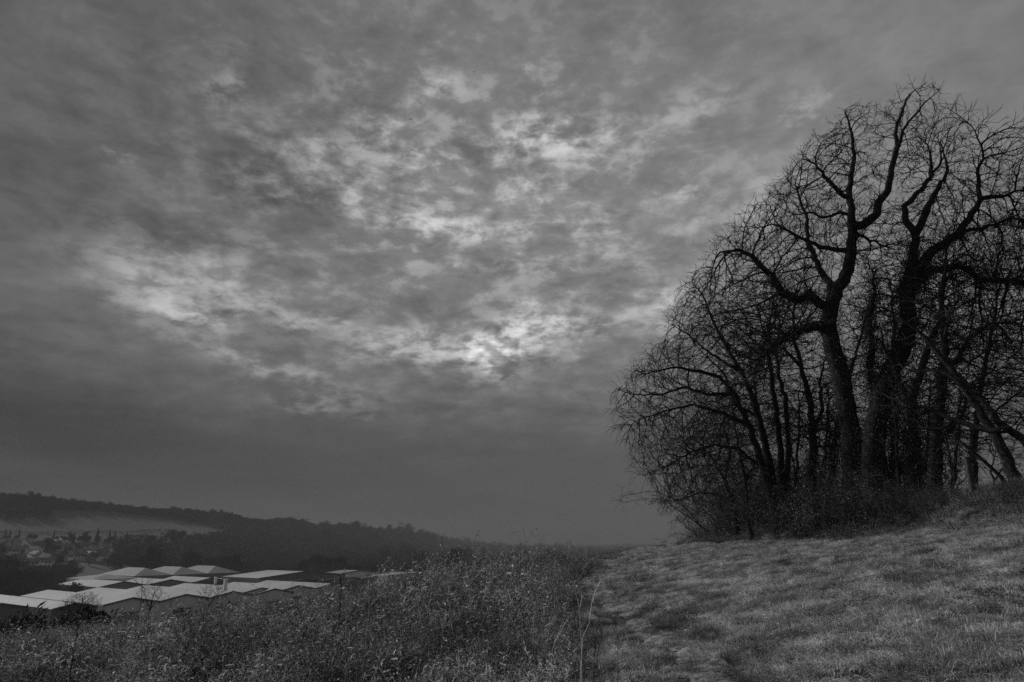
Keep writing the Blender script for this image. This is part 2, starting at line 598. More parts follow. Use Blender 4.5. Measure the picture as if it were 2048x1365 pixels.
def build_path():
    ys = np.arange(-2, 27, .07)
    cx = np.interp(ys, py_y, py_x) + (vnoise(ys, ys * 0, 2.3, 9) - .5) * .25
    w = .12 + .22 * vnoise(ys, ys * 0 + 5, 1.3, 11)
    w = w + .10
    cols = np.linspace(-1, 1, 15)
    X = cx[:, None] + w[:, None] * cols[None, :]
    Y = np.repeat(ys[:, None], 15, 1)
    ragged = vnoise(X, Y, .16, 81) * .5 + vnoise(X, Y, .5, 82) * .5
    Z = H(X, Y) + .060 * (1 - cols ** 2)[None, :] - .085 * ragged + .010
    Z[:, [0, -1]] -= .06
    n, k = X.shape
    idx = np.arange(n * k).reshape(n, k)
    Q = np.stack([idx[:-1, :-1], idx[:-1, 1:], idx[1:, 1:], idx[1:, :-1]], -1).reshape(-1, 4)
    me = mesh_from('footpath', np.stack([X, Y, Z], -1).reshape(-1, 3), Q, [M['path_soil']], smooth=True)
    tag(obj('footpath', me), 'narrow worn footpath along the grass beside the dead weeds', kind='structure')


build_path()

# ------------------------------------------------------------------ haze
mb = MB()
mb.box((0, 0, 45), (10600, 10600, 184))


def haze_mat():
    m = bpy.data.materials.new('haze')
    m.use_nodes = True
    t = m.node_tree
    t.nodes.clear()
    v = t.nodes.new('ShaderNodeVolumePrincipled')
    v.inputs['Color'].default_value = (HAZE_COL, HAZE_COL, HAZE_COL, 1)
    v.inputs['Density'].default_value = HAZE
    v.inputs['Anisotropy'].default_value = 0.0
    o = t.nodes.new('ShaderNodeOutputMaterial')
    t.links.new(v.outputs[0], o.inputs['Volume'])
    return m


HAZE_COL = .40
hz = obj('haze', mb.build('haze', haze_mat()))
tag(hz, 'thin winter haze filling the valley', kind='stuff')

# ------------------------------------------------------------------ scatter by geometry nodes

PROTO = bpy.data.collections.new('scatter_sources')


def scatter(name, pts, rot, scale, idx, protos, label):
    me = bpy.data.meshes.new(name)
    me.vertices.add(len(pts))
    me.vertices.foreach_set('co', np.asarray(pts, dtype=np.float32).ravel())
    for nm, tp, dat in (('rot', 'FLOAT_VECTOR', rot), ('scl', 'FLOAT', scale), ('idx', 'INT', idx)):
        a = me.attributes.new(nm, tp, 'POINT')
        a.data.foreach_set('vector' if tp == 'FLOAT_VECTOR' else 'value', np.asarray(dat, dtype=np.int32 if tp == 'INT' else np.float32).ravel())
    o = obj(name, me)
    tag(o, label, kind='stuff')
    coll = bpy.data.collections.new(name + '_sources')
    for i, pm in enumerate(protos):
        po = bpy.data.objects.new('%s_source_%02d' % (name, i), pm)
        coll.objects.link(po)
    ng = bpy.data.node_groups.new(name, 'GeometryNodeTree')
    ng.interface.new_socket('Geometry', in_out='INPUT', socket_type='NodeSocketGeometry')
    ng.interface.new_socket('Geometry', in_out='OUTPUT', socket_type='NodeSocketGeometry')
    nd = ng.nodes
    gi, go = nd.new('NodeGroupInput'), nd.new('NodeGroupOutput')
    ci = nd.new('GeometryNodeCollectionInfo')
    ci.inputs['Collection'].default_value = coll
    ci.inputs['Separate Children'].default_value = True
    ci.inputs['Reset Children'].default_value = True
    ip = nd.new('GeometryNodeInstanceOnPoints')
    ip.inputs['Pick Instance'].default_value = True

    def na(nm, tp):
        q = nd.new('GeometryNodeInputNamedAttribute')
        q.data_type = tp
        q.inputs['Name'].default_value = nm
        return q.outputs['Attribute']
    L = ng.links
    L.new(gi.outputs[0], ip.inputs['Points'])
    L.new(ci.outputs[0], ip.inputs['Instance'])
    L.new(na('idx', 'INT'), ip.inputs['Instance Index'])
    L.new(na('rot', 'FLOAT_VECTOR'), ip.inputs['Rotation'])
    L.new(na('scl', 'FLOAT'), ip.inputs['Scale'])
    L.new(ip.outputs[0], go.inputs[0])
    md = o.modifiers.new('scatter', 'NODES')
    md.node_group = ng
    return o


def leaf_quads(P, D, L, W, fold=.25):
    """kite leaves: P start (n,3), D direction (n,3), L,W (n,). two triangles folded on the midrib"""
    n = len(P)
    side = norm(np.cross(D, rng.normal(size=(n, 3))))
    nrm = np.cross(D, side)
    tip = P + D * L[:, None]
    mid = P + D * (L * .45)[:, None] + nrm * (L * .08)[:, None]
    a = mid + side * (W / 2)[:, None] + nrm * (W * fold)[:, None]
    b = mid - side * (W / 2)[:, None] + nrm * (W * fold)[:, None]
    V = np.stack([P, a, tip, b, mid], 1).reshape(-1, 3)
    i = np.arange(n)[:, None] * 5
    T = np.concatenate([i + [0, 1, 4], i + [1, 2, 4], i + [0, 4, 3], i + [4, 2, 3]])
    return V, T


def walk(start, d0, length, seg, jit, up=0.0, grav=0.0):
    """vectorised random walks: returns (n, seg+1, 3)"""
    n = len(start)
    P = np.zeros((n, seg + 1, 3))
    P[:, 0] = start
    d = norm(d0)
    step = (np.asarray(length) / seg)
    for i in range(seg):
        d = norm(d + rng.normal(size=(n, 3)) * jit + np.array([0, 0, up - grav * (i + 1) / seg]))
        P[:, i + 1] = P[:, i] + d * step[:, None]
    return P


def ribbons(P, W, prof):
    """flat curling strips along centre lines P (n,s,3), half width W (n,), profile along the length"""
    n, s_, _ = P.shape
    d = norm(np.gradient(P, axis=1))
    side = norm(np.cross(d, rng.normal(size=(n, 1, 3))))
    A = P + side * (W[:, None] * prof[None, :])[..., None]
    B = P - side * (W[:, None] * prof[None, :])[..., None]
    V = np.stack([A, B], 2).reshape(-1, 3)
    i = np.arange(n)[:, None, None] * (2 * s_) + np.arange(s_ - 1)[None, :, None] * 2
    Q = (i + np.array([0, 1, 3, 2])).reshape(-1, 4)
    return V, Q


# ------------------------------------------------------------------ grass field

def grass_tuft(kind):
    n = {'short': 60, 'long': 80, 'dry': 60, 'flat': 60}[kind]
    mbx = MB()
    ang = rng.uniform(0, 2 * pi, n)
    rad = rng.uniform(0, 1, n) ** .6 * {'short': .13, 'long': .10, 'dry': .12, 'flat': .15}[kind]
    P = np.stack([rad * np.cos(ang), rad * np.sin(ang), np.full(n, -.03)], -1)
    lean = {'short': .55, 'long': .55, 'dry': .7, 'flat': 1.6}[kind]
    D = np.stack([np.cos(ang) * lean, np.sin(ang) * lean, np.ones(n)], -1) + rng.normal(size=(n, 3)) * .35
    L = rng.uniform(.6, 1.2, n) * {'short': .075, 'long': .15, 'dry': .11, 'flat': .11}[kind]
    W = walk(P, D, L, 3, .16, 0, .9 if kind != 'short' else .4)
    side = norm(np.cross(W[:, -1] - W[:, 0], rng.normal(size=(n, 3))))
    wd = np.array([1, .9, .6, .12]) * .0027
    A = W + side[:, None, :] * wd[None, :, None]
    B = W - side[:, None, :] * wd[None, :, None]
    V = np.stack([A, B], 2).reshape(-1, 3)
    i = np.arange(n)[:, None, None] * 8 + np.arange(3)[None, :, None] * 2
    Q = (i + np.array([0, 1, 3, 2])).reshape(-1, 4)
    mbx.add(V, Q=Q, m=0)
    me = mbx.build('tuft', [M['grass_dry'], M['grass_green']])
    mi = np.repeat((rng.random(n) < {'short': .55, 'long': .6, 'dry': .12, 'flat': .35}[kind]).astype(np.int32), 3)
    me.polygons.foreach_set('material_index', mi)
    return me


def edge_x(y):
    return np.interp(y, EDGE_Y, EDGE_X)


def gen_points(ycuts, dens, xlo, xhi):
    """stratified random points between y bands"""
    out = []
    for (y0, y1), dn in zip(zip(ycuts[:-1], ycuts[1:]), dens):
        a, b = xlo(y0, y1), xhi(y0, y1)
        n = int((y1 - y0) * (b - a) * dn)
        out.append(np.stack([rng.uniform(a, b, n), rng.uniform(y0, y1, n)], -1))
    return np.concatenate(out)


def build_grass():
    pts = gen_points([3.5, 8, 13, 20, 30, 42, 62], [300, 250, 170, 110, 60, 26],
                     lambda a, b: -1.0, lambda a, b: min(15.0, .80 * b + 1.0))
    x, y = pts[:, 0], pts[:, 1]
    e = edge_x(y)
    dp = np.abs(x - np.interp(y, py_y, py_x))
    patch = vnoise(x, y, .9, 21)
    keep = (x > e - .3) & (x < 11.5 + .9 * vnoise(x, y, 1.1, 92)) & (y < brow(x) + 14)
    worn = np.clip(1 - dp / .4, 0, 1)
    keep &= rng.random(len(x)) > worn * .55
    hol = vnoise(x, y, .34, 61) * .5 + vnoise(x, y, .95, 62) * .5
    keep &= rng.random(len(x)) < np.clip((hol - .30) / .10, .04, 1) * (.7 + .5 * patch)
    x, y, patch, worn = x[keep], y[keep], patch[keep], worn[keep]
    n = len(x)
    z = H(x, y) - .01
    hum = vnoise(x, y, .55, 22) * .6 + vnoise(x, y, 1.9, 23) * .4
    r = rng.random(n)
    idx = np.where(hum + (r - .5) * .5 > .66, 2 + (r * 97 % 1 > .5), np.where(r < .5, 0, 1)) 
    dry = vnoise(x, y, 2.4, 25) * .6 + vnoise(x, y, .7, 26) * .4 + (rng.random(n) - .5) * .4
    idx = np.where(dry > .62, 4, idx)
    idx = np.where((rng.random(n) < .14), 5, idx)
    s = rng.uniform(.7, 1.25, n) * (.75 + .6 * hum) * (1 - .55 * worn)
    s *= 1 + .25 * sstep(20, 45, y)
    rot = np.stack([rng.normal(size=n) * .12, -.1 + rng.normal(size=n) * .12, rng.uniform(0, 2 * pi, n)], -1)
    protos = [grass_tuft('short'), grass_tuft('short'), grass_tuft('long'), grass_tuft('long'), grass_tuft('dry'), grass_tuft('flat')]
    scatter('grass', np.stack([x, y, z], -1), rot, s, idx.astype(int), protos, 'rough winter grass covering the slope beside the path')
    print('grass instances', n)


build_grass()

# ------------------------------------------------------------------ dead weeds and brambles of the left slope


def weed(kind):
    mbx = MB()
    if kind == 'leafy':
        ns, hgt, nl, mats = 9, .55, 13, (.44, .75)
    elif kind == 'stalks':
        ns, hgt, nl, mats = 12, .85, 9, (.62, .85)
    elif kind == 'darkleafy':
        ns, hgt, nl, mats = 10, .60, 20, (.08, .32)
    elif kind == 'arch':
        ns, hgt, nl, mats = 7, 1.0, 20, (.22, .45)
    elif kind == 'dock':
        ns, hgt, nl, mats = 5, .75, 40, (.06, .2)
    else:
        ns, hgt, nl, mats = 12, .38, 12, (.44, .75)
    st = rng.normal(size=(ns, 3)) * .11
    st[:, 2] = -.05
    d0 = rng.normal(size=(ns, 3)) * .38
    d0[:, 2] = 1.0
    L = rng.uniform(.55, 1.1, ns) * hgt
    if kind == 'arch':
        L *= 1.25
    P = walk(st, d0, L, 7, .12, .08, .75 if kind == 'arch' else .12)
    rad = np.linspace(1, .35, 8)[None, :] * rng.uniform(.0024, .0055, ns)[:, None]
    for i in range(ns):
        V, Q = tubes(P[i:i + 1], rad[i:i + 1], 3)
        r = rng.random()
        mi = 3 if r < mats[0] * .9 else (4 if r < .75 else 5)
        mbx.add(V, Q=Q, m=mi)
    # side twigs
    nt = ns * 5
    si = rng.integers(0, ns, nt)
    ti = rng.integers(2, 8, nt)
    ps = P[si, ti]
    dd = rng.normal(size=(nt, 3)) * .8 + np.array([0, 0, .55])
    tw = walk(ps, dd, rng.uniform(.06, .22, nt) * (hgt / .6), 3, .2, .1, .1)
    for g, mi in ((slice(0, nt // 3), 3), (slice(nt // 3, 2 * nt // 3), 4), (slice(2 * nt // 3, nt), 5)):
        V, Q = tubes(tw[g], np.full((len(tw[g]), 4), .0016), 3)
        mbx.add(V, Q=Q, m=mi)
    # leaves
    n = ns * nl
    allp = np.concatenate([P[:, 1:].reshape(-1, 3), tw[:, 1:].reshape(-1, 3), tw[:, 1:].reshape(-1, 3)])
    pp = allp[rng.integers(0, len(allp), n)] + rng.normal(size=(n, 3)) * .02
    D = norm(rng.normal(size=(n, 3)) + np.array([0, 0, -.15]))
    LL = rng.uniform(.014, .036, n) * np.where(rng.random(n) < .18, 1.7, 1) * (1.25 if kind in ('leafy', 'low') else 1)
    WW = LL * rng.uniform(.14, .55, n)
    if kind == 'dock':
        LL *= .5
        WW = LL * .8
    r = rng.random(n)
    for lo, hi, mi in ((0, mats[0] * .75, 0), (mats[0] * .75, mats[1], 1), (mats[1], 1.01, 2)):
        k = (r >= lo) & (r < hi)
        if k.sum():
            V, T = leaf_quads(pp[k], D[k], LL[k], WW[k])
            mbx.add(V, T=T, m=mi)
    # long curled dead leaves and seed heads near the stem tops
    nc = {'leafy': 26, 'low': 24, 'arch': 14, 'stalks': 11}.get(kind, 4)
    si = rng.integers(0, ns, nc)
    ps = P[si, rng.integers(3, 8, nc)]
    cl = walk(ps, rng.normal(size=(nc, 3)) * .8 + np.array([0, 0, .2]), rng.uniform(.05, .15, nc), 5, .45, 0, .5)
    V, Q = ribbons(cl, rng.uniform(.004, .011, nc), np.array([.3, .9, 1, .9, .6, .1]))
    mbx.add(V, Q=Q, m=0 if kind in ('leafy', 'low', 'arch', 'stalks') else 1)
    # a few dead grass blades
    nb = {'leafy': 110, 'stalks': 110, 'low': 120, 'arch': 80}.get(kind, 60)
    bs = rng.normal(size=(nb, 3)) * .13
    bs[:, 2] = -.03
    bd = rng.normal(size=(nb, 3)) * .5 + np.array([0, 0, 1.0])
    bl = walk(bs, bd, rng.uniform(.18, .62, nb) * (hgt / .6), 5, .2, 0, .75)
    pw = {'leafy': .6, 'stalks': .5, 'low': .65, 'arch': .4}.get(kind, .12)
    kk = rng.random(nb)
    for sel_, mi in ((kk < pw * .6, 3), ((kk >= pw * .6) & (kk < pw * .6 + .25), 4), (kk >= pw * .6 + .25, 5)):
        if sel_.any():
            q_ = bl[sel_]
            V, Q = tubes(q_, np.linspace(1, .3, 6)[None, :] * rng.uniform(.0016, .0050, len(q_))[:, None], 3)
            mbx.add(V, Q=Q, m=mi)
    return mbx.build('weed_' + kind, [M['leaf_pale'], M['leaf_mid'], M['leaf_dark'], M['stem_pale'], M['stem_mid'], M['stem_dark']])


def build_weeds():
    pts = gen_points([2.8, 6, 10, 15, 22, 32, 48, 64], [24, 27, 22, 16, 10, 6, 3.5],
                     lambda a, b: -.85 * b - 2, lambda a, b: edge_x(b) + .6)
    # pale litter on the ground between stems is part of the same mass
    x, y = pts[:, 0], pts[:, 1]
    e = edge_x(y) + (vnoise(x, y, 1.6, 31) - .5) * .7
    gap = vnoise(x, y, .8, 38) * .6 + vnoise(x, y, 2.1, 39) * .4
    keep = (x < e) & (y < brow(x) + 26) & (np.hypot(x, y) > 3.2) & (rng.random(len(x)) < np.clip((gap - .36) / .14, .04, 1))
    x, y, e = x[keep], y[keep], e[keep]
    n = len(x)
    g = (vnoise(x, y, 1.1, 33) - .5) * .7 + (vnoise(x, y, 3.5, 34) - .5) * .7 + .5 + (rng.random(n) - .5) * .25
    g = g + .14 * sstep(0, -4, x) * sstep(20, 12, y)
    darkzone = sstep(26, 38, y) + sstep(-1.5, -4.5, x - e) * 0
    g = g - darkzone * .3
    r = rng.random(n)
    idx = np.select([g < .27, g < .35, g < .56, g < .72], [4 + (r > .5), 6 + (r > .6), 2 + (r > .5), 0 + (r > .5)], 8 + (r > .5))
    idx = np.where(rng.random(n) < .10, 3, idx)
    s = rng.uniform(.55, 1.15, n) * (.6 + .8 * vnoise(x, y, 2.2, 36)) * np.where(rng.random(n) < .06, 1.2, 1)
    # lower near the path edge and close to the viewer, taller clumps along the brow by the path
    s *= 1 - .45 * sstep(-.9, .1, x - e)
    s *= 1 + .45 * sstep(-6, -1, x) * sstep(9, 22, y)
    s = np.where(np.hypot(x, y) < 5.5, s * .8, s) * (1 - .5 * sstep(27, 38, y) * sstep(1, 4, x))
    s *= 1 - .24 * sstep(-3, -11, x)
    s = np.where(y < 12, np.minimum(s, .92), s)
    s *= 1 - .25 * sstep(24, 34, y)
    rot = np.stack([rng.normal(size=n) * .15, rng.normal(size=n) * .15, rng.uniform(0, 2 * pi, n)], -1)
    kinds = ['leafy', 'leafy', 'stalks', 'stalks', 'darkleafy', 'darkleafy', 'arch', 'dock', 'low', 'low']
    protos = [weed(k) for k in kinds]
    scatter('undergrowth', np.stack([x, y, H(x, y)], -1), rot, s, idx.astype(int), protos, 'tangle of dead weeds and brambles on the left slope')
    print('weed instances', n)


build_weeds()


def build_meadow_weeds():
    """low dark rosettes, dead leaves and short stems in the grass"""
    pts = gen_points([4, 9, 14, 22, 34, 50], [44, 32, 22, 12, 5], lambda a, b: 0, lambda a, b: min(14, .8 * b + 1))
    x, y = pts[:, 0], pts[:, 1]
    hol = vnoise(x, y, .34, 61) * .5 + vnoise(x, y, .95, 62) * .5
    track = np.clip(1 - np.abs(x - np.interp(y, py_y, py_x) - .2) / 1.5, 0, 1)
    k = (x > edge_x(y) - .1) & (rng.random(len(x)) < np.clip((.46 - hol) / .2, .10, 1) + .5 * track)
    x, y = x[k], y[k]
    n = len(x)
    r = rng.random(n)
    idx = np.select([r < .45, r < .75], [0, 1], 2)
    s = rng.uniform(.16, .36, n) * np.where(rng.random(n) < .06, 1.8, 1)
    rot = np.stack([rng.normal(size=n) * .3, rng.normal(size=n) * .3, rng.uniform(0, 2 * pi, n)], -1)
    scatter('meadow_weeds', np.stack([x, y, H(x, y)], -1), rot, s, idx.astype(int), [weed('darkleafy'), weed('dock'), weed('low')], 'small dark weeds and dead leaves among the grass')


build_meadow_weeds()

# ------------------------------------------------------------------ tall stalks that stand out of the tangle


def skeleton_tube(mbx, pts, r0, r1, k=5, m=0):
    pts = np.asarray(pts, dtype=float)
    # resample with a little crookedness
    out = [pts[0]]
    for a, b in zip(pts[:-1], pts[1:]):
        L = np.linalg.norm(b - a)
        ns = max(1, int(L / max(.05, r0 * 6)))
        for i in range(1, ns + 1):
            out.append(a + (b - a) * i / ns + (rng.normal(size=3) * r0 * .35 if i < ns else 0))
    P = np.array(out)
    Rr = np.linspace(r0, r1, len(P))
    V, Q = tubes(P[None], Rr[None], k)
    mbx.add(V, Q=Q, m=m)
    return P


def stalk(name, lines, Y, r, mat, label, cat='dead stalk', head=None, sprigs=6, group=None):
    base = at(lines[0][0][0], lines[0][0][1], Y)
    base[2] = float(H(base[0], base[1])) - .03
    root = empty(name, base)
    tag(root, label, cat, group)
    for j, ln in enumerate(lines):
        mbx = MB()
        P = [at(a, b, Y) for a, b in ln]
        if j == 0:
            P = [base] + [p for p in P[1:]]
        P = np.array(P) - base
        P[:, 1] += np.cumsum(rng.normal(size=len(P)) * .03)
        PP = skeleton_tube(mbx, P, r * (1 if j == 0 else .7), r * .3, 5)
        n = sprigs
        st = PP[rng.integers(len(PP) // 3, len(PP), n)]
        tw = walk(st, rng.normal(size=(n, 3)) * .5 + np.array([0, 0, .9]), rng.uniform(.03, .12, n), 3, .2, .1)
        V, Q = tubes(tw, np.full((n, 4), r * .3), 3)
        mbx.add(V, Q=Q)
        if head and j == 0:
            n = 260
            t = rng.random(n)
            top = PP[-1]
            ax = PP[-1] - PP[max(0, len(PP) - 6)]
            pp = top - ax * t[:, None] * head + rng.normal(size=(n, 3)) * .009
            V, T = leaf_quads(pp, norm(rng.normal(size=(n, 3))), np.full(n, .012), np.full(n, .009))
            mbx.add(V, T=T)
        obj('stem' if j == 0 else 'side_branch', mbx.build(name, mat), root)
    return root


G1 = 'tall dead stalks standing out of the weeds'
stalk('dead_stalk', [[(1166, 1420), (1166, 1290), (1160, 1215), (1152, 1185), (1145, 1163)], [(1160, 1215), (1165, 1195), (1163, 1185)]], 6.6, .0045, M['stem_pale'],
      'pale straight dead stalk beside the path, leaning left at its tip', group=G1)
stalk('dead_stalk', [[(1150, 1420), (1166, 1275), (1180, 1245), (1184, 1220), (1193, 1215)], [(1180, 1240), (1186, 1195), (1202, 1160)], [(1186, 1205), (1192, 1180), (1201, 1165), (1222, 1147)]], 6.4, .005,
      M['stem_pale'], 'pale forked dead stalk beside the path with its long arm reaching up right', group=G1)
stalk('dead_stalk', [[(1096, 1420), (1104, 1300), (1118, 1262), (1129, 1238)], [(1110, 1282), (1125, 1255), (1135, 1235)]], 6.9, .0045, M['stem_pale'],
      'pale branching dead stalk bent to the right, left of the forked one', group=G1)
stalk('dead_stalk', [[(1085, 1365), (1120, 1330), (1155, 1293)], [(1137, 1312), (1146, 1325), (1143, 1350), (1138, 1365)]], 5.6, .006, M['stem_pale'],
      'thick pale dead stem lying aslant low beside the path edge', group=G1)
stalk('dead_stalk', [[(1190, 1440), (1189, 1360), (1189, 1290), (1186, 1260)], [(1190, 1340), (1198, 1290), (1207, 1250), (1213, 1240)], [(1189, 1310), (1192, 1280), (1191, 1262)]], 6.2, .0055,
      M['stem_dark'], 'black forked dead stalk at the foot of the path', group=G1)
stalk('dead_stalk', [[(1236, 1440), (1237, 1330), (1238, 1280), (1232, 1246)], [(1237, 1280), (1226, 1258)]], 6.8, .004, M['stem_dark'],
      'thin dark dead stalk growing alone in the path grass', group=G1)
stalk('dead_stalk', [[(676, 1260), (680, 1215), (683, 1180), (681, 1150)]], 14, .013, M['stem_dark'], 'dark seed spike rising in front of the warehouse roofs', head=1.6, group=G1)
stalk('dead_stalk', [[(143, 1345), (146, 1310), (150, 1268), (156, 1250)]], 9, .008, M['stem_dark'], 'dark seed stalk leaning right in the lower left weeds', head=2.0, group=G1)
stalk('dead_stalk', [[(257, 1352), (248, 1338), (243, 1328)], [(250, 1342), (238, 1332)]], 8, .008, M['stem_pale'], 'short pale broken stalk in the lower left weeds', group=G1)
stalk('dead_stalk', [[(1063, 1240), (1069, 1205), (1080, 1190), (1085, 1184)], [(1069, 1212), (1072, 1222)]], 9.5, .005, M['stem_pale'],
      'small pale crooked stalk among the dark weeds mid slope', group=G1)
stalk('dead_stalk', [[(880, 1245), (890, 1222), (905, 1200), (911, 1182)]], 10, .005, M['stem_pale'], 'slender pale stalk curving right halfway down the weed slope', group=G1)
stalk('dead_stalk', [[(730, 1240), (738, 1215), (755, 1195), (775, 1184), (790, 1181)], [(742, 1208), (765, 1190), (783, 1186)]], 10, .0055, M['stem_pale'],
      'pale bramble cane arching right over the weeds', cat='bramble cane', group=None)
stalk('dead_stalk', [[(702, 1240), (694, 1222), (687, 1212), (684, 1204)]], 9.5, .007, M['stem_pale'], 'stout pale stalk leaning left below the dark seed spike', group=G1)
stalk('dead_stalk', [[(717, 1372), (711, 1330), (718, 1300), (722, 1290)]], 6.5, .005, M['stem_pale'], 'pale bent stalk near the bottom of the weed slope', group=G1)

# ------------------------------------------------------------------ trees


DENS = .44


def densify(poly, D, jit):
    pts = [poly[0]]
    for a, b in zip(poly[:-1], poly[1:]):
        L = np.linalg.norm(b - a)
        ns = max(1, int(round(L / D)))
        for i in range(1, ns + 1):
            pts.append(a + (b - a) * i / ns + (rng.normal(size=3) * jit if i < ns else 0))
    return np.array(pts)


def grow(seeds, attractors, D=.33, di=3.2, dk=.55, iters=70, trop=(0, 0, .12), jit=.10, persist=.55):
    """space colonisation. seeds: list of (points, attach_index_of_parent_chain, attach node)."""
    pos, par = [], []
    chain_nodes = []
    for pts, parent in seeds:
        ids = []
        for i, p in enumerate(pts):
            if i == 0:
                if parent is None:
                    pr = -1
                else:
                    cand = chain_nodes[parent]
                    dd = [np.linalg.norm(pos[c] - p) for c in cand]
                    pr = cand[int(np.argmin(dd))]
            else:
                pr = ids[-1]
            pos.append(np.array(p))
            par.append(pr)
            ids.append(len(pos) - 1)
        chain_nodes.append(ids)
    P = np.array(pos)
    par = list(par)
    A = attractors.copy()
    # nearest node for each attractor
    near = np.zeros(len(A), int)
    dist = np.full(len(A), 1e9)

    def update(newP, off):
        nonlocal near, dist
        for s in range(0, len(newP), 400):
            blk = newP[s:s + 400]
            d = np.linalg.norm(A[:, None, :] - blk[None], axis=2)
            j = d.argmin(1)
            dm = d[np.arange(len(A)), j]
            b = dm < dist
            near[b] = off + s + j[b]
            dist[b] = dm[b]
    update(P, 0)
    trop = np.array(trop)
    kids = {}
    for it in range(iters):
        alive = dist > dk
        A, near, dist = A[alive], near[alive], dist[alive]
        if len(A) < 5:
            break
        act = dist < di
        if not act.any():
            break
        nid = near[act]
        v = norm(A[act] - P[nid])
        u, inv = np.unique(nid, return_inverse=True)
        acc = np.zeros((len(u), 3))
        np.add.at(acc, inv, v)
        prev = P[u] - P[np.maximum(np.array(par)[u], 0)]
        acc = norm(acc) + trop + norm(prev) * persist + rng.normal(size=acc.shape) * jit
        newP = P[u] + norm(acc) * D
        ok = np.array([kids.get(int(q), 0) < 3 for q in u])
        if not ok.any():
            break
        u, newP = u[ok], newP[ok]
        for q in u:
            kids[int(q)] = kids.get(int(q), 0) + 1
        off = len(P)
        P = np.concatenate([P, newP])
        par += [int(q) for q in u]
        update(newP, off)
    return P, np.array(par), chain_nodes


def pipe_radii(P, par, r_tip, e, floor=None):
    n = len(P)
    acc = np.zeros(n)
    haskid = np.zeros(n, bool)
    haskid[par[par >= 0]] = True
    acc[~haskid] = r_tip ** e
    order = range(n - 1, -1, -1)
    # parents always precede children
    for i in order:
        if acc[i] == 0:
            acc[i] = r_tip ** e
        if par[i] >= 0:
            acc[par[i]] += acc[i]
    r = acc ** (1 / e)
    if floor is not None:
        r = np.maximum(r, floor)
    return r, ~haskid


def chains_of(P, par, r):
    n = len(P)
    ch = [[] for _ in range(n)]
    for i in range(n):
        if par[i] >= 0:
            ch[par[i]].append(i)
    out = []
    stack = [(i, -1) for i in range(n) if par[i] < 0]
    while stack:
        s, p = stack.pop()
        c = [p] if p >= 0 else []
        cur = s
        while True:
            c.append(cur)
            k = ch[cur]
            if not k:
                break
            b = max(k, key=lambda q: r[q])
            for q in k:
                if q != b:
                    stack.append((q, cur))
            cur = b
        out.append(c)
    return out


def twig_mesh(mbx, starts, dirs, n_per, length, r0, m=0, jit=.11, up=.07, sub=True, spread=.55, grav=0.0):
    n = len(starts) * n_per
    S = np.repeat(starts, n_per, 0)
    Dd = np.repeat(norm(dirs), n_per, 0) + rng.normal(size=(n, 3)) * spread
    L = rng.uniform(.5, 1.2, n) * length
    W = walk(S, Dd, L, 4, jit, up, grav)
    V, Q = tubes(W, np.linspace(1, .45, 5)[None, :] * np.full((n, 1), r0), 3)
    mbx.add(V, Q=Q, m=m)
    if sub:
        k = rng.integers(1, 4, n)
        S2 = W[np.arange(n), k]
        D2 = norm(W[np.arange(n), k + 1] - S2) + rng.normal(size=(n, 3)) * .5
        W2 = walk(S2, D2, L * .5, 3, jit, up, grav)
        V, Q = tubes(W2, np.linspace(1, .5, 4)[None, :] * np.full((n, 1), r0 * .75), 3)
        mbx.add(V, Q=Q, m=m)


def lumps(spec, spacing=.5, squash=1.0):
    spacing = spacing * DENS
    """spec: (px, py, Y, radius_px[, depth radius m])"""
    out = []
    for s in spec:
        px, py, Y, rp = s[:4]
        c = at(px, py, Y)
        rr = rp / FPX * Y
        rd = s[4] if len(s) > 4 else max(rr, 1.6)
        n = int(max(8, 4.19 * rr * rr * rd / spacing ** 3))
        q = rng.normal(size=(n, 3))
        q = norm(q) * (rng.random(n) ** .38)[:, None]
        out.append(c + q * np.array([rr, rd, rr]))
    return np.concatenate(out)


def ivy_mesh(P, r, density, spread, size=.05):
    """leaf clothing along skeleton nodes P with radius r"""
    n = int(len(P) * density)
    i = rng.integers(0, len(P), n)
    a = rng.normal(size=(n, 3))
    a[:, 2] *= .5
    a = norm(a)
    pp = P[i] + a * (r[i] + np.abs(rng.normal(size=n)) * spread)[:, None] + rng.normal(size=(n, 3)) * .06
    D = norm(a * .5 + rng.normal(size=(n, 3)) * .6 + np.array([0, 0, -.5]))
    return leaf_quads(pp, D, rng.uniform(.7, 1.3, n) * size, rng.uniform(.6, 1.1, n) * size)


TOTAL = {}



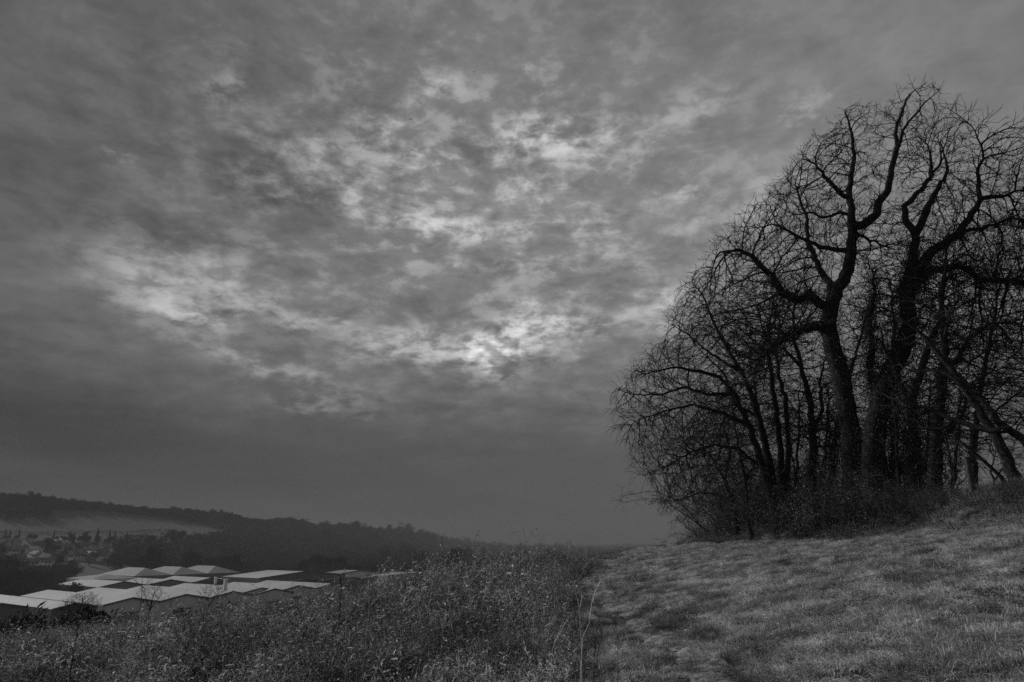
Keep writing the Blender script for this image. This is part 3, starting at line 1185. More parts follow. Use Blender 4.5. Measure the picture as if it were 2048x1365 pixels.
def tree(name, label, trunk_lines, att, Y, cat='tree', r_tip=.0115, e=2.1, D=.25, dk=.33, di=2.6, twl=.52, ntw=2, twr=.0085, base_r=.3,
         tip_r=.05, group=None, ivy=None, bark='bark', jit=.05, trop=(0, 0, .12), grav=0.0, sub=True, seed=None, gjit=.12, depth_wander=.10, clumps=0, up=.08, tsel=.68):
    """trunk_lines: list of (pixel polyline, parent chain index or None, start radius, end radius, Y start, Y end)"""
    global rng
    if seed is not None:
        rng = np.random.default_rng(seed)
    seeds, floors = [], []
    for ln in trunk_lines:
        pl, parent, r0, r1, ya, yb = ln
        L = len(pl)
        pts = np.array([at(a, b, ya + (yb - ya) * i / max(1, L - 1)) for i, (a, b) in enumerate(pl)])
        if parent is None:
            pts[0][2] = float(H(pts[0][0], pts[0][1])) - .25
        dn = densify(pts, D, jit * .45)
        seeds.append((dn, parent))
        floors.append(np.linspace(r0, r1, len(dn)))
    P, par, cn = grow(seeds, att, D=D, di=di, dk=dk, trop=trop, jit=gjit)
    fl = np.zeros(len(P))
    fl[:sum(len(f) for f in floors)] = np.concatenate(floors)
    r, tips = pipe_radii(P, par, r_tip, e)
    ns = len(np.concatenate(floors))
    # traced limbs keep the girth read from the photograph
    r[:ns] = np.maximum(fl[:ns], np.minimum(r[:ns], fl[:ns] * 1.15))
    for i in range(ns, len(P)):
        if par[i] >= 0:
            r[i] = min(r[i], r[par[i]] * .92)
    # flare at the foot
    o0 = P[0].copy()
    root = empty(name, tuple(o0))
    tag(root, label, cat, group)
    hgt = P[:, 2] - o0[2]
    flare = 1 + .55 * np.exp(-np.maximum(hgt, 0) / .5)
    r = r * np.where(np.arange(len(P)) < ns, flare, 1)
    Pl = P - o0
    seed_chain = {}
    for ci, ids in enumerate(cn):
        c = list(ids)
        if par[c[0]] >= 0:
            c = [int(par[c[0]])] + c
            rr = r[c].copy(); rr[0] = r[c[1]]
        else:
            rr = r[c]
        mbx = MB()
        V, Q = tubes(Pl[c][None], rr[None], 10 if rr[0] > .12 else 7)
        mbx.add(V, Q=Q)
        obj('trunk' if trunk_lines[ci][1] is None else 'limb', mbx.build(name + '_limb', M[bark], smooth=True), root)
    # the rest
    mask = np.arange(len(P)) >= ns
    par2 = par.copy()
    mbx = MB()
    sub_par = np.where(mask, par, -1)
    ch = chains_of(P, np.where(mask, np.where(par >= ns, par, -1), -1), r)
    for c in ch:
        if c[0] < ns:
            continue
        p0 = int(par[c[0]])
        cc = ([p0] if p0 >= 0 else []) + c if c[0] >= ns and par[c[0]] >= 0 and (not c or c[0] != p0) else c
        if len(cc) < 2:
            continue
        rr = r[cc].copy()
        rr[0] = rr[1] * 1.1
        k = 5 if rr[1] > .03 else 3
        V, Q = tubes(Pl[cc][None], rr[None], k)
        mbx.add(V, Q=Q)
    # twigs on thin nodes
    thin = mask & (r < .022)
    ids = np.nonzero(thin)[0]
    if tsel < 1:
        ids = ids[rng.random(len(ids)) < tsel]
    dirs = P[ids] - P[np.maximum(par[ids], 0)]
    if len(ids) and ntw:
        twig_mesh(mbx, Pl[ids], dirs, ntw, twl, twr, m=1, sub=sub, grav=grav, up=up)
    if clumps:
        q = Pl[rng.choice(ids, min(len(ids), clumps))]
        q = np.repeat(q, 14, 0) + rng.normal(size=(len(q) * 14, 3)) * .06
        V, T = leaf_quads(q, norm(rng.normal(size=q.shape)), rng.uniform(.02, .05, len(q)), rng.uniform(.015, .04, len(q)))
        mbx.add(V, T=T, m=1)
    if mbx.n:
        obj('crown', mbx.build(name + '_crown', [M[bark], M['twig']]), root)
    if ivy:
        zmax, dens, spread = ivy
        sel = np.nonzero((np.arange(len(P)) < ns) & (hgt < zmax) & (hgt > .2))[0]
        if len(sel):
            V, T = ivy_mesh(Pl[sel], r[sel], dens, spread)
            mi = MB()
            mi.add(V, T=T)
            obj('ivy', mi.build(name + '_ivy', M['ivy']), root)
    TOTAL[label[:30]] = (len(P), mbx.n)
    return root


# --- the great tree with a forked, leaning trunk
YA = 26
tree('bare_tree', 'tallest bare tree with thick bent trunk and knobbly elbow limb',
     [([(1714, 1060), (1712, 990), (1704, 880), (1690, 800), (1677, 735), (1663, 690), (1655, 640), (1665, 600), (1678, 572), (1697, 539), (1703, 499), (1706, 465), (1702, 430), (1698, 394), (1701, 354), (1708, 320), (1705, 278), (1697, 242), (1690, 225)], None, .44, .03, YA, YA),
      ([(1708, 455), (1727, 450), (1754, 428), (1757, 405), (1776, 381), (1782, 341), (1792, 305), (1793, 258), (1802, 230), (1812, 199), (1830, 180)], 0, .20, .02, YA, YA - 1),
      ([(1655, 655), (1630, 652), (1600, 662), (1575, 670), (1545, 690), (1520, 720), (1510, 750)], 0, .22, .05, YA, YA - 2.5),
      ([(1650, 612), (1631, 600), (1618, 586), (1600, 600), (1565, 588), (1545, 552), (1525, 536), (1505, 512), (1475, 500), (1440, 505)], 0, .20, .03, YA, YA - 1.5),
      ([(1662, 590), (1655, 560), (1644, 545), (1627, 516), (1612, 480), (1615, 440), (1600, 400), (1590, 370)], 0, .15, .025, YA, YA + 1.5),
      ([(1698, 394), (1680, 387), (1657, 361), (1631, 328), (1605, 318)], 0, .11, .02, YA, YA - 1.2),
      ([(1792, 305), (1805, 262), (1828, 232), (1850, 205), (1868, 190)], 1, .08, .015, YA - .7, YA - 1.4),
      ([(1704, 500), (1670, 500), (1640, 495), (1590, 470), (1550, 450), (1520, 455)], 0, .10, .02, YA, YA + 1.5),
      ([(1702, 430), (1680, 425), (1650, 435), (1620, 425), (1590, 430)], 0, .08, .02, YA, YA + .8),
      ([(1706, 465), (1730, 475), (1760, 490), (1790, 500)], 0, .07, .02, YA, YA + 1)],
     lumps([(1830, 215, YA, 56, 1.6), (1790, 300, YA, 66, 1.8), (1705, 275, YA, 60, 2), (1640, 335, YA, 68, 2.2), (1680, 400, YA, 80, 2.4), (1590, 415, YA, 76, 2.4),
            (1520, 465, YA, 66, 2.4), (1465, 520, YA, 58, 2.2), (1440, 580, YA, 45, 2.2), (1560, 540, YA, 95, 2.8), (1640, 480, YA, 90, 2.5), (1480, 610, YA - 1, 80, 2.4), (1560, 640, YA - 2, 90, 2.4),
            (1430, 650, YA - 1, 50, 2), (1500, 720, YA - 2, 60, 2), (1750, 470, YA, 80, 2), (1400, 560, YA, 28, 1.5)], .55),
     YA, base_r=.45, ivy=(9.5, 190, .15), seed=11, clumps=70, jit=.06)

YB = 25
tree('bare_tree', 'broad ivy-clad bare tree beside the tallest, many upright limbs',
     [([(1752, 1060), (1748, 960), (1748, 880), (1758, 800), (1785, 735), (1812, 683), (1820, 642), (1812, 600), (1812, 570), (1822, 530), (1832, 480), (1822, 455), (1810, 435), (1808, 412), (1828, 395), (1855, 361), (1880, 330), (1885, 300)], None, .46, .03, YB, YB),
      ([(1830, 470), (1850, 430), (1865, 394), (1888, 361), (1895, 335), (1888, 312), (1880, 285)], 0, .17, .02, YB, YB + 1),
      ([(1812, 572), (1838, 535), (1861, 506), (1890, 488), (1914, 470), (1940, 437), (1960, 400), (1957, 354), (1957, 335), (1967, 318), (1962, 290), (1950, 262)], 0, .20, .02, YB, YB - 1),
      ([(1960, 398), (2003, 394), (2030, 382), (2060, 378)], 2, .09, .02, YB - .8, YB - 1.4),
      ([(1817, 590), (1855, 545), (1914, 532), (1940, 542), (1960, 562), (1993, 560), (2046, 565), (2090, 560)], 0, .16, .03, YB, YB - 2),
      ([(1890, 488), (1930, 462), (1990, 450), (2020, 436), (2070, 446)], 2, .08, .02, YB - .5, YB - 2),
      ([(1860, 361), (1862, 330), (1858, 300), (1850, 260)], 0, .07, .015, YB, YB + 1),
      ([(1758, 800), (1740, 740), (1745, 690), (1735, 640), (1750, 590), (1745, 540)], 0, .17, .03, YB, YB + 2)],
     lumps([(1885, 270, YB, 50, 1.6), (1860, 330, YB, 60, 2), (1955, 275, YB - 1, 42, 1.5), (1985, 330, YB - 1, 62, 2), (2035, 340, YB - 1, 62, 2), (1930, 390, YB, 80, 2.4), (2040, 430, YB - 1, 80, 2.5), (1860, 430, YB, 70, 2.4), (1960, 480, YB, 90, 2.5),
            (1870, 520, YB, 80, 2.5), (2020, 540, YB - 2, 90, 2.5), (1780, 560, YB + 1, 80, 2.4), (1900, 600, YB, 90, 2.4), (2010, 640, YB - 1, 90, 2.5), (1790, 650, YB, 70, 2.5),
            (1745, 640, YB + 2, 60, 2), (2085, 480, YB - 1, 80, 2.5), (2000, 285, YB - 1, 40, 1.5), (1910, 250, YB, 30, 1.2)], .55),
     YB, base_r=.45, ivy=(11, 260, .26), seed=12, clumps=60, jit=.06)

tree('bare_tree', 'slim bare tree with twin bent stems right of the ivy-clad tree',
     [([(1820, 1060), (1822, 1000), (1818, 930), (1826, 850), (1822, 800), (1840, 750), (1855, 700), (1878, 650), (1885, 590), (1900, 540)], None, .24, .03, 24, 23.5),
      ([(1822, 805), (1800, 770), (1790, 730), (1770, 700), (1762, 660)], 0, .13, .03, 24, 24.5),
      ([(1828, 1045), (1842, 980), (1838, 920), (1836, 880)], 0, .14, .10, 24, 23.8)],
     lumps([(1900, 560, 23.5, 70, 2), (1850, 640, 24, 70, 2), (1780, 720, 24.5, 60, 2), (1880, 720, 24, 70, 2), (1830, 830, 24, 60, 1.6)], .6),
     24, ivy=(5.5, 120, .10), seed=13, clumps=30)

tree('bare_tree', 'slim dark upright tree behind the wooden post',
     [([(1874, 1060), (1872, 1000), (1872, 920), (1876, 840), (1884, 760), (1892, 700), (1886, 640), (1880, 580), (1896, 520)], None, .25, .04, 23, 23),
      ([(1874, 880), (1900, 860), (1925, 830), (1935, 790), (1960, 760)], 0, .08, .02, 23, 22),
      ([(1886, 750), (1915, 720), (1935, 680), (1975, 650), (2030, 645)], 0, .09, .02, 23, 22)],
     lumps([(1900, 560, 23, 70, 2), (1980, 660, 22.5, 80, 2), (1960, 760, 22.5, 75, 2), (1940, 850, 22.5, 60, 1.6), (2030, 720, 22, 80, 2), (1900, 660, 23, 60, 2)], .6),
     23, ivy=(6.5, 150, .12), seed=14, clumps=30)

tree('leaning_tree', 'bare trunk leaning far left with its foot on the bank',
     [([(2052, 1000), (2040, 975), (1995, 880), (1938, 787), (1890, 722), (1842, 668), (1800, 640), (1770, 630)], None, .17, .03, 18.5, 20),
      ([(1938, 787), (1900, 752), (1860, 740), (1820, 742)], 0, .06, .02, 19, 20),
      ([(1890, 722), (1885, 680), (1900, 630), (1930, 600)], 0, .06, .02, 19.5, 20)],
     lumps([(1860, 680, 19.8, 70, 1.5), (1800, 640, 20, 60, 1.5), (1930, 640, 19.5, 70, 1.5), (1840, 740, 20, 50, 1.2)], .6), 18.5, seed=15, ivy=(1.6, 60, .05), ntw=1, bark='bark')

tree('leaning_tree', 'leaning trunk entering from the frame edge with a long drooping arm',
     [([(2150, 1020), (2100, 945), (2048, 880), (2012, 856), (1975, 815), (1940, 775), (1905, 742), (1880, 720)], None, .15, .03, 18, 20),
      ([(2015, 860), (1985, 862), (1945, 853), (1900, 838), (1850, 815), (1800, 802), (1770, 790)], 0, .10, .025, 18.6, 20.5),
      ([(1905, 842), (1880, 860), (1850, 858), (1820, 855)], 1, .05, .02, 19.5, 20)],
     lumps([(1840, 800, 20, 60, 1.3), (1780, 790, 20.5, 50, 1.3), (1930, 740, 20, 60, 1.3), (1980, 790, 19, 45, 1.2), (2070, 800, 18.5, 70, 1.5)], .6), 18, seed=16, ntw=1)

tree('leaning_pole', 'thin bare dead pole leaning left beside the wooden post',
     [([(2020, 985), (2003, 955), (1965, 920), (1935, 895), (1912, 878), (1905, 868)], None, .055, .03, 18.2, 18.6)],
     lumps([(1925, 880, 18.5, 20, .4)], .6), 18, cat='dead sapling', seed=17, ntw=0)

YH = 31
tree('coppiced_tree', 'many stemmed tree fanning out over the field at the hedge end',
     [([(1556, 1085), (1548, 1010), (1530, 945), (1497, 850), (1470, 790), (1440, 755), (1400, 742), (1350, 735), (1300, 745)], None, .20, .025, YH, YH - 2),
      ([(1552, 1030), (1540, 935), (1518, 835), (1485, 745), (1452, 690), (1425, 640), (1405, 590), (1385, 565)], 0, .18, .02, YH, YH - .5),
      ([(1562, 1060), (1562, 900), (1548, 790), (1536, 700), (1540, 640), (1550, 600)], 0, .19, .03, YH, YH),
      ([(1568, 1050), (1577, 900), (1572, 800), (1556, 745), (1550, 680), (1575, 620)], 0, .16, .03, YH, YH + 1),
      ([(1497, 850), (1440, 825), (1390, 810), (1340, 820), (1290, 835), (1262, 850)], 0, .08, .015, YH, YH - 1.5),
      ([(1530, 945), (1480, 900), (1430, 890), (1380, 905), (1340, 930), (1300, 945)], 0, .07, .015, YH, YH - 1),
      ([(1470, 790), (1420, 790), (1370, 775), (1320, 790), (1270, 790), (1240, 780)], 0, .08, .015, YH, YH - 2),
      ([(1485, 745), (1440, 720), (1400, 690), (1370, 665), (1345, 650)], 1, .07, .015, YH, YH - 1),
      ([(1518, 835), (1470, 810), (1450, 750), (1400, 700)], 1, .07, .02, YH, YH + 1)],
     lumps([(1262, 800, YH - 2, 42, 1.6), (1300, 760, YH - 2, 45, 1.8), (1340, 735, YH - 1, 52, 2), (1375, 690, YH, 52, 2), (1390, 630, YH, 55, 2), (1400, 580, YH, 38, 1.8), (1430, 670, YH, 70, 2.2), (1290, 855, YH - 2, 52, 2),
            (1350, 820, YH - 1, 75, 2.4), (1430, 790, YH, 80, 2.5), (1310, 920, YH - 1, 46, 1.8), (1370, 910, YH - 1, 70, 2.2), (1440, 880, YH, 75, 2.4), (1345, 975, YH - .5, 36, 1.5), (1510, 800, YH, 70, 2.4),
            (1520, 700, YH, 70, 2.4), (1560, 640, YH, 60, 2.2), (1500, 640, YH + 1, 60, 2)], .55),
     YH, ivy=(3.6, 80, .10), seed=18, grav=.3, twl=.75, ntw=2, up=-.02, trop=(-.05, 0, -.05), twr=.008, clumps=20)

tree('bare_tree', 'middling bare tree with bent stems between the fan-shaped and the tallest',
     [([(1612, 1075), (1618, 1000), (1628, 900), (1622, 810), (1602, 730), (1585, 660), (1590, 600)], None, .20, .03, 29, 29),
      ([(1625, 870), (1645, 820), (1640, 760), (1655, 700)], 0, .09, .02, 29, 30),
      ([(1604, 735), (1570, 700), (1540, 690), (1510, 660)], 0, .08, .02, 29, 28)],
     lumps([(1590, 620, 29, 60, 2), (1640, 740, 29.5, 60, 2), (1560, 720, 28.5, 70, 2), (1600, 820, 29, 70, 2), (1650, 860, 29.5, 60, 2)], .6), 29, seed=19, ivy=(4, 80, .08))

tree('bare_tree', 'thin crooked trees stem at the left tip of the hedgerow',
     [([(1478, 1085), (1470, 1020), (1450, 960), (1420, 910), (1390, 880)], None, .12, .02, 36, 35),
      ([(1470, 1020), (1440, 990), (1400, 985), (1360, 1000), (1330, 1005)], 0, .05, .015, 36, 35),
      ([(1450, 960), (1460, 900), (1445, 850), (1460, 800)], 0, .07, .02, 36, 36.5)],
     lumps([(1400, 900, 35, 60, 2), (1380, 980, 35, 50, 1.6), (1440, 960, 36, 60, 2), (1450, 850, 36, 60, 2), (1335, 1000, 35, 22, 1)], .6), 36, seed=20, twl=.6, grav=.2)

# hedgerow trees further back whose crowns fill the gaps
back = [(1660, 1050, 34, 'slender bare tree seen behind the two thickest trunks', [(1665, 900), (1690, 780), (1720, 680), (1740, 600)], [(1720, 640, 70), (1700, 760, 80), (1740, 840, 70), (1660, 880, 60)]),
        (1790, 1050, 33, 'slender bare tree half hidden behind the ivy-clad tree', [(1790, 900), (1775, 780), (1790, 660), (1780, 560)], [(1790, 600, 70), (1760, 720, 70), (1820, 780, 80), (1790, 880, 60)]),
        (1950, 1040, 30, 'thin bare tree behind the post and the leaning trunks', [(1945, 900), (1960, 780), (1985, 660), (2000, 560)], [(1990, 560, 80), (1950, 700, 80), (2010, 760, 90), (1920, 860, 60), (2000, 870, 50)]),
        (2140, 1030, 26, 'bare tree at the frame edge whose crown reaches in', [(2140, 850), (2120, 700), (2090, 560), (2080, 420)], [(2080, 420, 90), (2060, 540, 100), (2090, 660, 110), (2060, 780, 90), (2150, 500, 100)]),
        (1535, 1060, 38, 'thin bare tree deep behind the many stemmed tree', [(1530, 900), (1510, 780), (1500, 700)], [(1500, 720, 70), (1470, 800, 70), (1540, 860, 70), (1500, 920, 60)])]
for i, (bx, by, Yb, lab, ln, lp) in enumerate(back):
    tree('bare_tree', lab, [([(bx, by)] + ln, None, .17, .03, Yb, Yb)], lumps([(a, b, Yb, c, 2.2) for a, b, c in lp], .62), Yb, seed=40 + i, ivy=(4, 60, .08), dk=.40)

saps = [(1500, 33, 'thin sapling leaning left among the bushes near the hedgerow tip', -30), (1590, 30, 'thin upright sapling right of the many stemmed tree', 8), (1640, 28, 'thin forked sapling left of the tallest trunk', 14), (1668, 27, 'whippy sapling touching the tallest trunk', -10),
        (1776, 25, 'ivy covered sapling just right of the two thickest trunks', 12), (1800, 24, 'thin sapling between the ivy-clad and the twin stemmed trees', -8), (1848, 24, 'thin sapling between the twin stemmed and the slim upright trees', 10), (1905, 22, 'thin sapling just right of the slim upright tree', 12)]
for i, (bx, Yb, lab, lean) in enumerate(saps):
    tree('bare_sapling', lab, [([(bx, 1055), (bx + lean * .3, 960), (bx + lean, 860), (bx + lean * 1.2, 780)], None, .075, .02, Yb, Yb), ([(bx + lean * .3, 960), (bx - lean * .8, 900), (bx - lean * 1.6, 850)], 0, .04, .015, Yb, Yb + .5)],
         lumps([(bx + lean, 850, Yb, 45, 1.4), (bx, 930, Yb, 45, 1.4), (bx - lean * 1.5, 860, Yb, 40, 1.3), (bx + lean, 790, Yb, 40, 1.3)], .7), Yb, cat='sapling', seed=140 + i, ivy=(4.5, 60, .08), group='saplings between the trunks', tsel=.9)

# slanting twigs of a thin hedge behind the post
for i, (bx, by, Yb, lp) in enumerate([(1905, 1010, 21, [(1900, 940, 40), (1930, 900, 40), (1880, 900, 40)]), (1985, 985, 20, [(1980, 930, 42), (2020, 900, 42), (1960, 900, 40)]), (2075, 975, 19, [(2060, 920, 42), (2030, 930, 32), (2100, 900, 40)])]):
    lab = ['wiry thorn bush behind the wooden post', 'wiry thorn bush between post and leaning trunk', 'wiry thorn bush at the frame edge on the bank'][i]
    tree('thorn_bush', lab, [([(bx, by), (bx - 4, by - 40), (bx + 3, by - 70)], None, .05, .015, Yb, Yb), ([(bx, by - 10), (bx + 18, by - 45), (bx + 35, by - 75)], 0, .03, .01, Yb, Yb)],
         lumps([(a, b, Yb, c, 1.2) for a, b, c in lp], .42), Yb, cat='thorn bush', seed=60 + i, D=.18, dk=.3, di=1.6, twl=.3, ntw=2, twr=.004, r_tip=.004)

rng = np.random.default_rng(99)

# ------------------------------------------------------------------ bushes along the foot of the hedge


def bush_mesh(w, h, n_st=70, n_leaf=5200, pale=.10, leaf=.035, seed=0):
    mbx = MB()
    r = np.random.default_rng(seed)
    st = np.stack([np.clip(r.normal(size=n_st), -1.6, 1.6) * w * .26, np.clip(r.normal(size=n_st), -1.6, 1.6) * w * .26, np.zeros(n_st) - .1], -1)
    d0 = np.stack([st[:, 0] / w * 1.1, st[:, 1] / w * 1.1, np.ones(n_st)], -1) + r.normal(size=(n_st, 3)) * .25
    P = walk(st, d0, r.uniform(.6, 1.15, n_st) * h, 8, .16, .02, .25)
    V, Q = tubes(P, np.linspace(1, .3, 9)[None, :] * r.uniform(.006, .016, n_st)[:, None], 4)
    mbx.add(V, Q=Q, m=3)
    nt = n_st * 10
    S = P[r.integers(0, n_st, nt), r.integers(2, 9, nt)]
    T_ = walk(S, r.normal(size=(nt, 3)) + np.array([0, 0, .3]), r.uniform(.2, .6, nt) * h * .35, 4, .22, .05, .2)
    V, Q = tubes(T_, np.full((nt, 5), .0035), 3)
    mbx.add(V, Q=Q, m=3)
    nt2 = nt * 2
    S = T_[r.integers(0, nt, nt2), r.integers(1, 5, nt2)]
    T2 = walk(S, r.normal(size=(nt2, 3)), r.uniform(.08, .3, nt2), 3, .22, .05, .1)
    V, Q = tubes(T2, np.full((nt2, 4), .0024), 3)
    mbx.add(V, Q=Q, m=3)
    pool = np.concatenate([T_[:, 1:].reshape(-1, 3), T2[:, 1:].reshape(-1, 3), T2[:, 1:].reshape(-1, 3)])
    pp = pool[r.integers(0, len(pool), n_leaf)] + r.normal(size=(n_leaf, 3)) * .03
    q = r.random(n_leaf)
    for lo, hi, mi in ((0, pale * .35, 0), (pale * .35, pale + .15, 1), (pale + .15, 1.1, 2)):
        k = (q >= lo) & (q < hi)
        V, T = leaf_quads(pp[k], norm(r.normal(size=(k.sum(), 3))), r.uniform(.6, 1.3, k.sum()) * leaf, r.uniform(.4, .9, k.sum()) * leaf)
        mbx.add(V, T=T, m=mi)
    return mbx.build('bush', [M['leaf_pale'], M['leaf_mid'], M['leaf_dark'], M['bramble_twig']])


def build_bushes():
    protos = [(bush_mesh(2.4, 2.3, seed=1, pale=.14, n_leaf=5600), 2.3), (bush_mesh(2.6, 1.9, seed=2, pale=.24, n_leaf=5600), 1.9), (bush_mesh(2.8, 1.5, seed=3, pale=.10), 1.5)]
    spots = [  # px, py of the foot, Y, proto, scale, label
        (1428, 1090, 42, 1, 1.0, 'dark rounded bush ending the hedgerow against the sky'),
        (1452, 1086, 39, 1, 1.2, 'dense dark bush second from the hedgerow tip'),
        (1492, 1084, 37, 0, 1.0, 'bush with drooping twigs below the thin crooked tree'),
        (1520, 1080, 34, 0, 1.0, 'dark bush at the left foot of the many stemmed tree'),
        (1500, 1076, 38, 0, 1.5, 'tall dark thicket behind the many stemmed tree'),
        (1580, 1076, 32, 2, 1.1, 'low dark bush at the right foot of the many stemmed tree'),
        (1632, 1074, 27, 1, 1.05, 'bramble bush with bright leaf tips in front of the tallest tree'),
        (1598, 1078, 28.5, 1, .75, 'small bramble bush with pale canes left of the bright tipped one'),
        (1680, 1072, 25, 2, 1.05, 'bramble bush covering the foot of the tallest tree'),
        (1740, 1066, 23.5, 1, .8, 'dark bramble bush covering the foot of the ivy-clad tree'),
        (1655, 1066, 31, 0, 1.0, 'taller bramble thicket between the trunks'),
        (1795, 1060, 22.5, 2, .85, 'low bramble bush at the foot of the twin stemmed tree'),
        (1850, 1056, 21, 2, .8, 'low dark bramble bush on the bank below the slim upright tree'),
        (1905, 1052, 20, 2, .65, 'low bramble bush on the bank below the wooden post'),
        (1960, 1050, 19, 2, .6, 'low bramble bush on the bank below the leaning pole'),
        (2020, 1046, 18, 2, .6, 'low bramble bush on the bank below the leaning trunk'),
        (2075, 1040, 17.2, 2, .7, 'low bramble bush on the bank at the frame edge'),
        (1560, 1060, 40, 0, 1.3, 'dark thicket at the back of the hedge behind the many stems'),
        (1700, 1040, 33, 0, 1.0, 'dark thicket at the back of the hedge behind the thickest trunks'),
    ]
    for px, py, Y, pi_, s, lab in spots:
        me, hh = protos[pi_]
        p = at(px, py, Y)
        o = obj('bramble_bush', me)
        off = .9
        o.location = (p[0] + off * .6, p[1], float(H(p[0] + off * .6, p[1])) - .08)
        o.rotation_euler = (rng.normal() * .05, rng.normal() * .05, rng.uniform(0, 6.28))
        s *= np.interp(px, [1380, 1560, 1700, 1800, 1850, 2100], [1.45, 1.4, 1.35, 1.1, .62, .55])
        o.scale = (s * rng.uniform(.9, 1.15), s * rng.uniform(.9, 1.15), s)
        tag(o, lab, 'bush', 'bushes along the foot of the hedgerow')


build_bushes()


def build_bank_litter():
    """coarse dead stems, grass and litter clothing the bank"""
    n = 9000
    y = rng.uniform(13, 48, n) ** 1.0
    x = rng.uniform(11.1, 16.5, n)
    keep = (y < 48) & (rng.random(n) < .4 + .6 * vnoise(x, y, 1.2, 51))
    x, y = x[keep], y[keep]
    n = len(x)
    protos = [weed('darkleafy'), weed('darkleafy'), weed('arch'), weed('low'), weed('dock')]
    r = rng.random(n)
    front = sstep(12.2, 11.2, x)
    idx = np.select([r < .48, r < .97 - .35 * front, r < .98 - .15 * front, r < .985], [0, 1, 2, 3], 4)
    s = rng.uniform(.6, 1.25, n) * (1 - .4 * front) * (1 - .48 * sstep(25, 21, y))
    rot = np.stack([rng.normal(size=n) * .2, rng.normal(size=n) * .2, rng.uniform(0, 2 * pi, n)], -1)
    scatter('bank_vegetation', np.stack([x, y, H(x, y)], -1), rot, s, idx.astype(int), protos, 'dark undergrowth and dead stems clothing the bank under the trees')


build_bank_litter()

# pale fallen branches at the edge of the bank
for (pl, Y, lab) in [([(1508, 1042), (1520, 1052), (1545, 1058), (1560, 1048), (1572, 1040)], 27, 'pale curved fallen branch below the many stemmed tree'),
                     ([(1706, 1043), (1714, 1062), (1728, 1070), (1748, 1076)], 22, 'pale forked fallen branch below the tallest tree'),
                     ([(1880, 1078), (1905, 1066), (1925, 1052), (1940, 1048)], 17.2, 'pale dead branch in the brushwood below the wooden post'),
                     ([(1898, 1046), (1912, 1064), (1930, 1080)], 17.0, 'pale slanting dead stick crossing the brushwood'),
                     ([(1985, 1030), (1998, 1040), (2022, 1047), (2040, 1050)], 17, 'pale wavy dead branch lying on the bank'),
                     ([(1950, 1062), (1975, 1052), (2000, 1050), (2025, 1056)], 16.4, 'long grey dead branch lying low below the leaning trunk')]:
    P = np.array([at(a, b, Y) for a, b in pl])
    base = P[0].copy()
    mbx = MB()
    PP = skeleton_tube(mbx, P - base, .022, .008, 5)
    n = 7
    tw = walk(PP[rng.integers(0, len(PP), n)], rng.normal(size=(n, 3)) + np.array([0, 0, .4]), rng.uniform(.15, .5, n), 4, .2)
    V, Q = tubes(tw, np.full((n, 5), .007), 3)
    mbx.add(V, Q=Q)
    o = obj('fallen_branch', mbx.build('fallen_branch', M['pale_bark']), loc=base)
    tag(o, lab, 'branch', 'fallen branches at the foot of the bank')

# wooden post
pp_, pt_ = at(1946, 985, 19), at(1933, 915, 19)
ax = pt_ - pp_
mbx = MB()
skeleton_tube(mbx, np.array([[0, 0, 0], ax * .5, ax]) - np.array([0, 0, .0]), .085, .07, 8)
tp = MB()
skeleton_tube(tp, np.array([ax * .999, ax * 1.02]), .08, .05, 8)
o = empty('fence_post', tuple(pp_))
tag(o, 'old wooden fence post leaning slightly left on the bank', 'post')
obj('shaft', mbx.build('post_shaft', M['post'], smooth=True), o)
obj('top', tp.build('post_top', M['post']), o)

# ------------------------------------------------------------------ birds


def bird(px, py, Y, span, rz, bank, label):
    c = at(px, py, Y)
    mbx = MB()
    k = 8
    # body
    n = 9
    xs = np.linspace(-.5, .5, n)
    rr = np.array([.01, .05, .085, .10, .10, .085, .06, .05, .008])
    P = np.stack([xs * 0, xs * .55 * span, xs * 0], -1)
    V, Q = tubes(P[None], (rr * .55 * span)[None], k)
    mbx.add(V, Q=Q)
    # wings: bent blade with thickness
    for s in (-1, 1):
        sec = [(0.05, .10, 0.0, .12), (.22, .10, .11, .11), (.38, .04, .08, .085), (.5, -.06, -.02, .015)]
        ring = []
        for (xx, yy, z, ch) in sec:
            xx, yy, z, ch = xx * span * s, yy * span, z * span, ch * span
            ring += [[xx, yy + ch, z], [xx, yy, z + .012 * span], [xx, yy - ch, z - .01 * span], [xx, yy, z - .012 * span]]
        Qs = []
        for i in range(3):
            for j in range(4):
                a, b = i * 4 + j, i * 4 + (j + 1) % 4
                Qs.append([a, b, b + 4, a + 4] if s > 0 else [a, a + 4, b + 4, b])
        mbx.add(ring, Q=Qs)
    # tail fan
    mbx.add(np.array([[-.02, -.25, 0], [.02, -.25, 0], [.07, -.42, 0.0], [-.07, -.42, 0.0], [0, -.3, .02]]) * span, T=[[0, 1, 4], [1, 2, 4], [2, 3, 4], [3, 0, 4]], Q=[[0, 3, 2, 1]])
    o = obj('bird', mbx.build('bird', M['bird'], smooth=True), loc=c)
    o.rotation_euler = (R(10), bank, rz)
    tag(o, label, 'bird')


bird(822, 239, 120, 1.15, R(25), R(-22), 'dark gull with bent wings gliding, the lower of two')
bird(948, 144.5, 130, .9, R(60), R(-30), 'small dark gull high up, the upper of two')

# ------------------------------------------------------------------ warehouses

BAYD = norm(np.array([.55, .83, 0.0]))      # across the bays
RID = norm(np.array([-.80, .60, 0.0]))      # along the ridges, away from the viewer


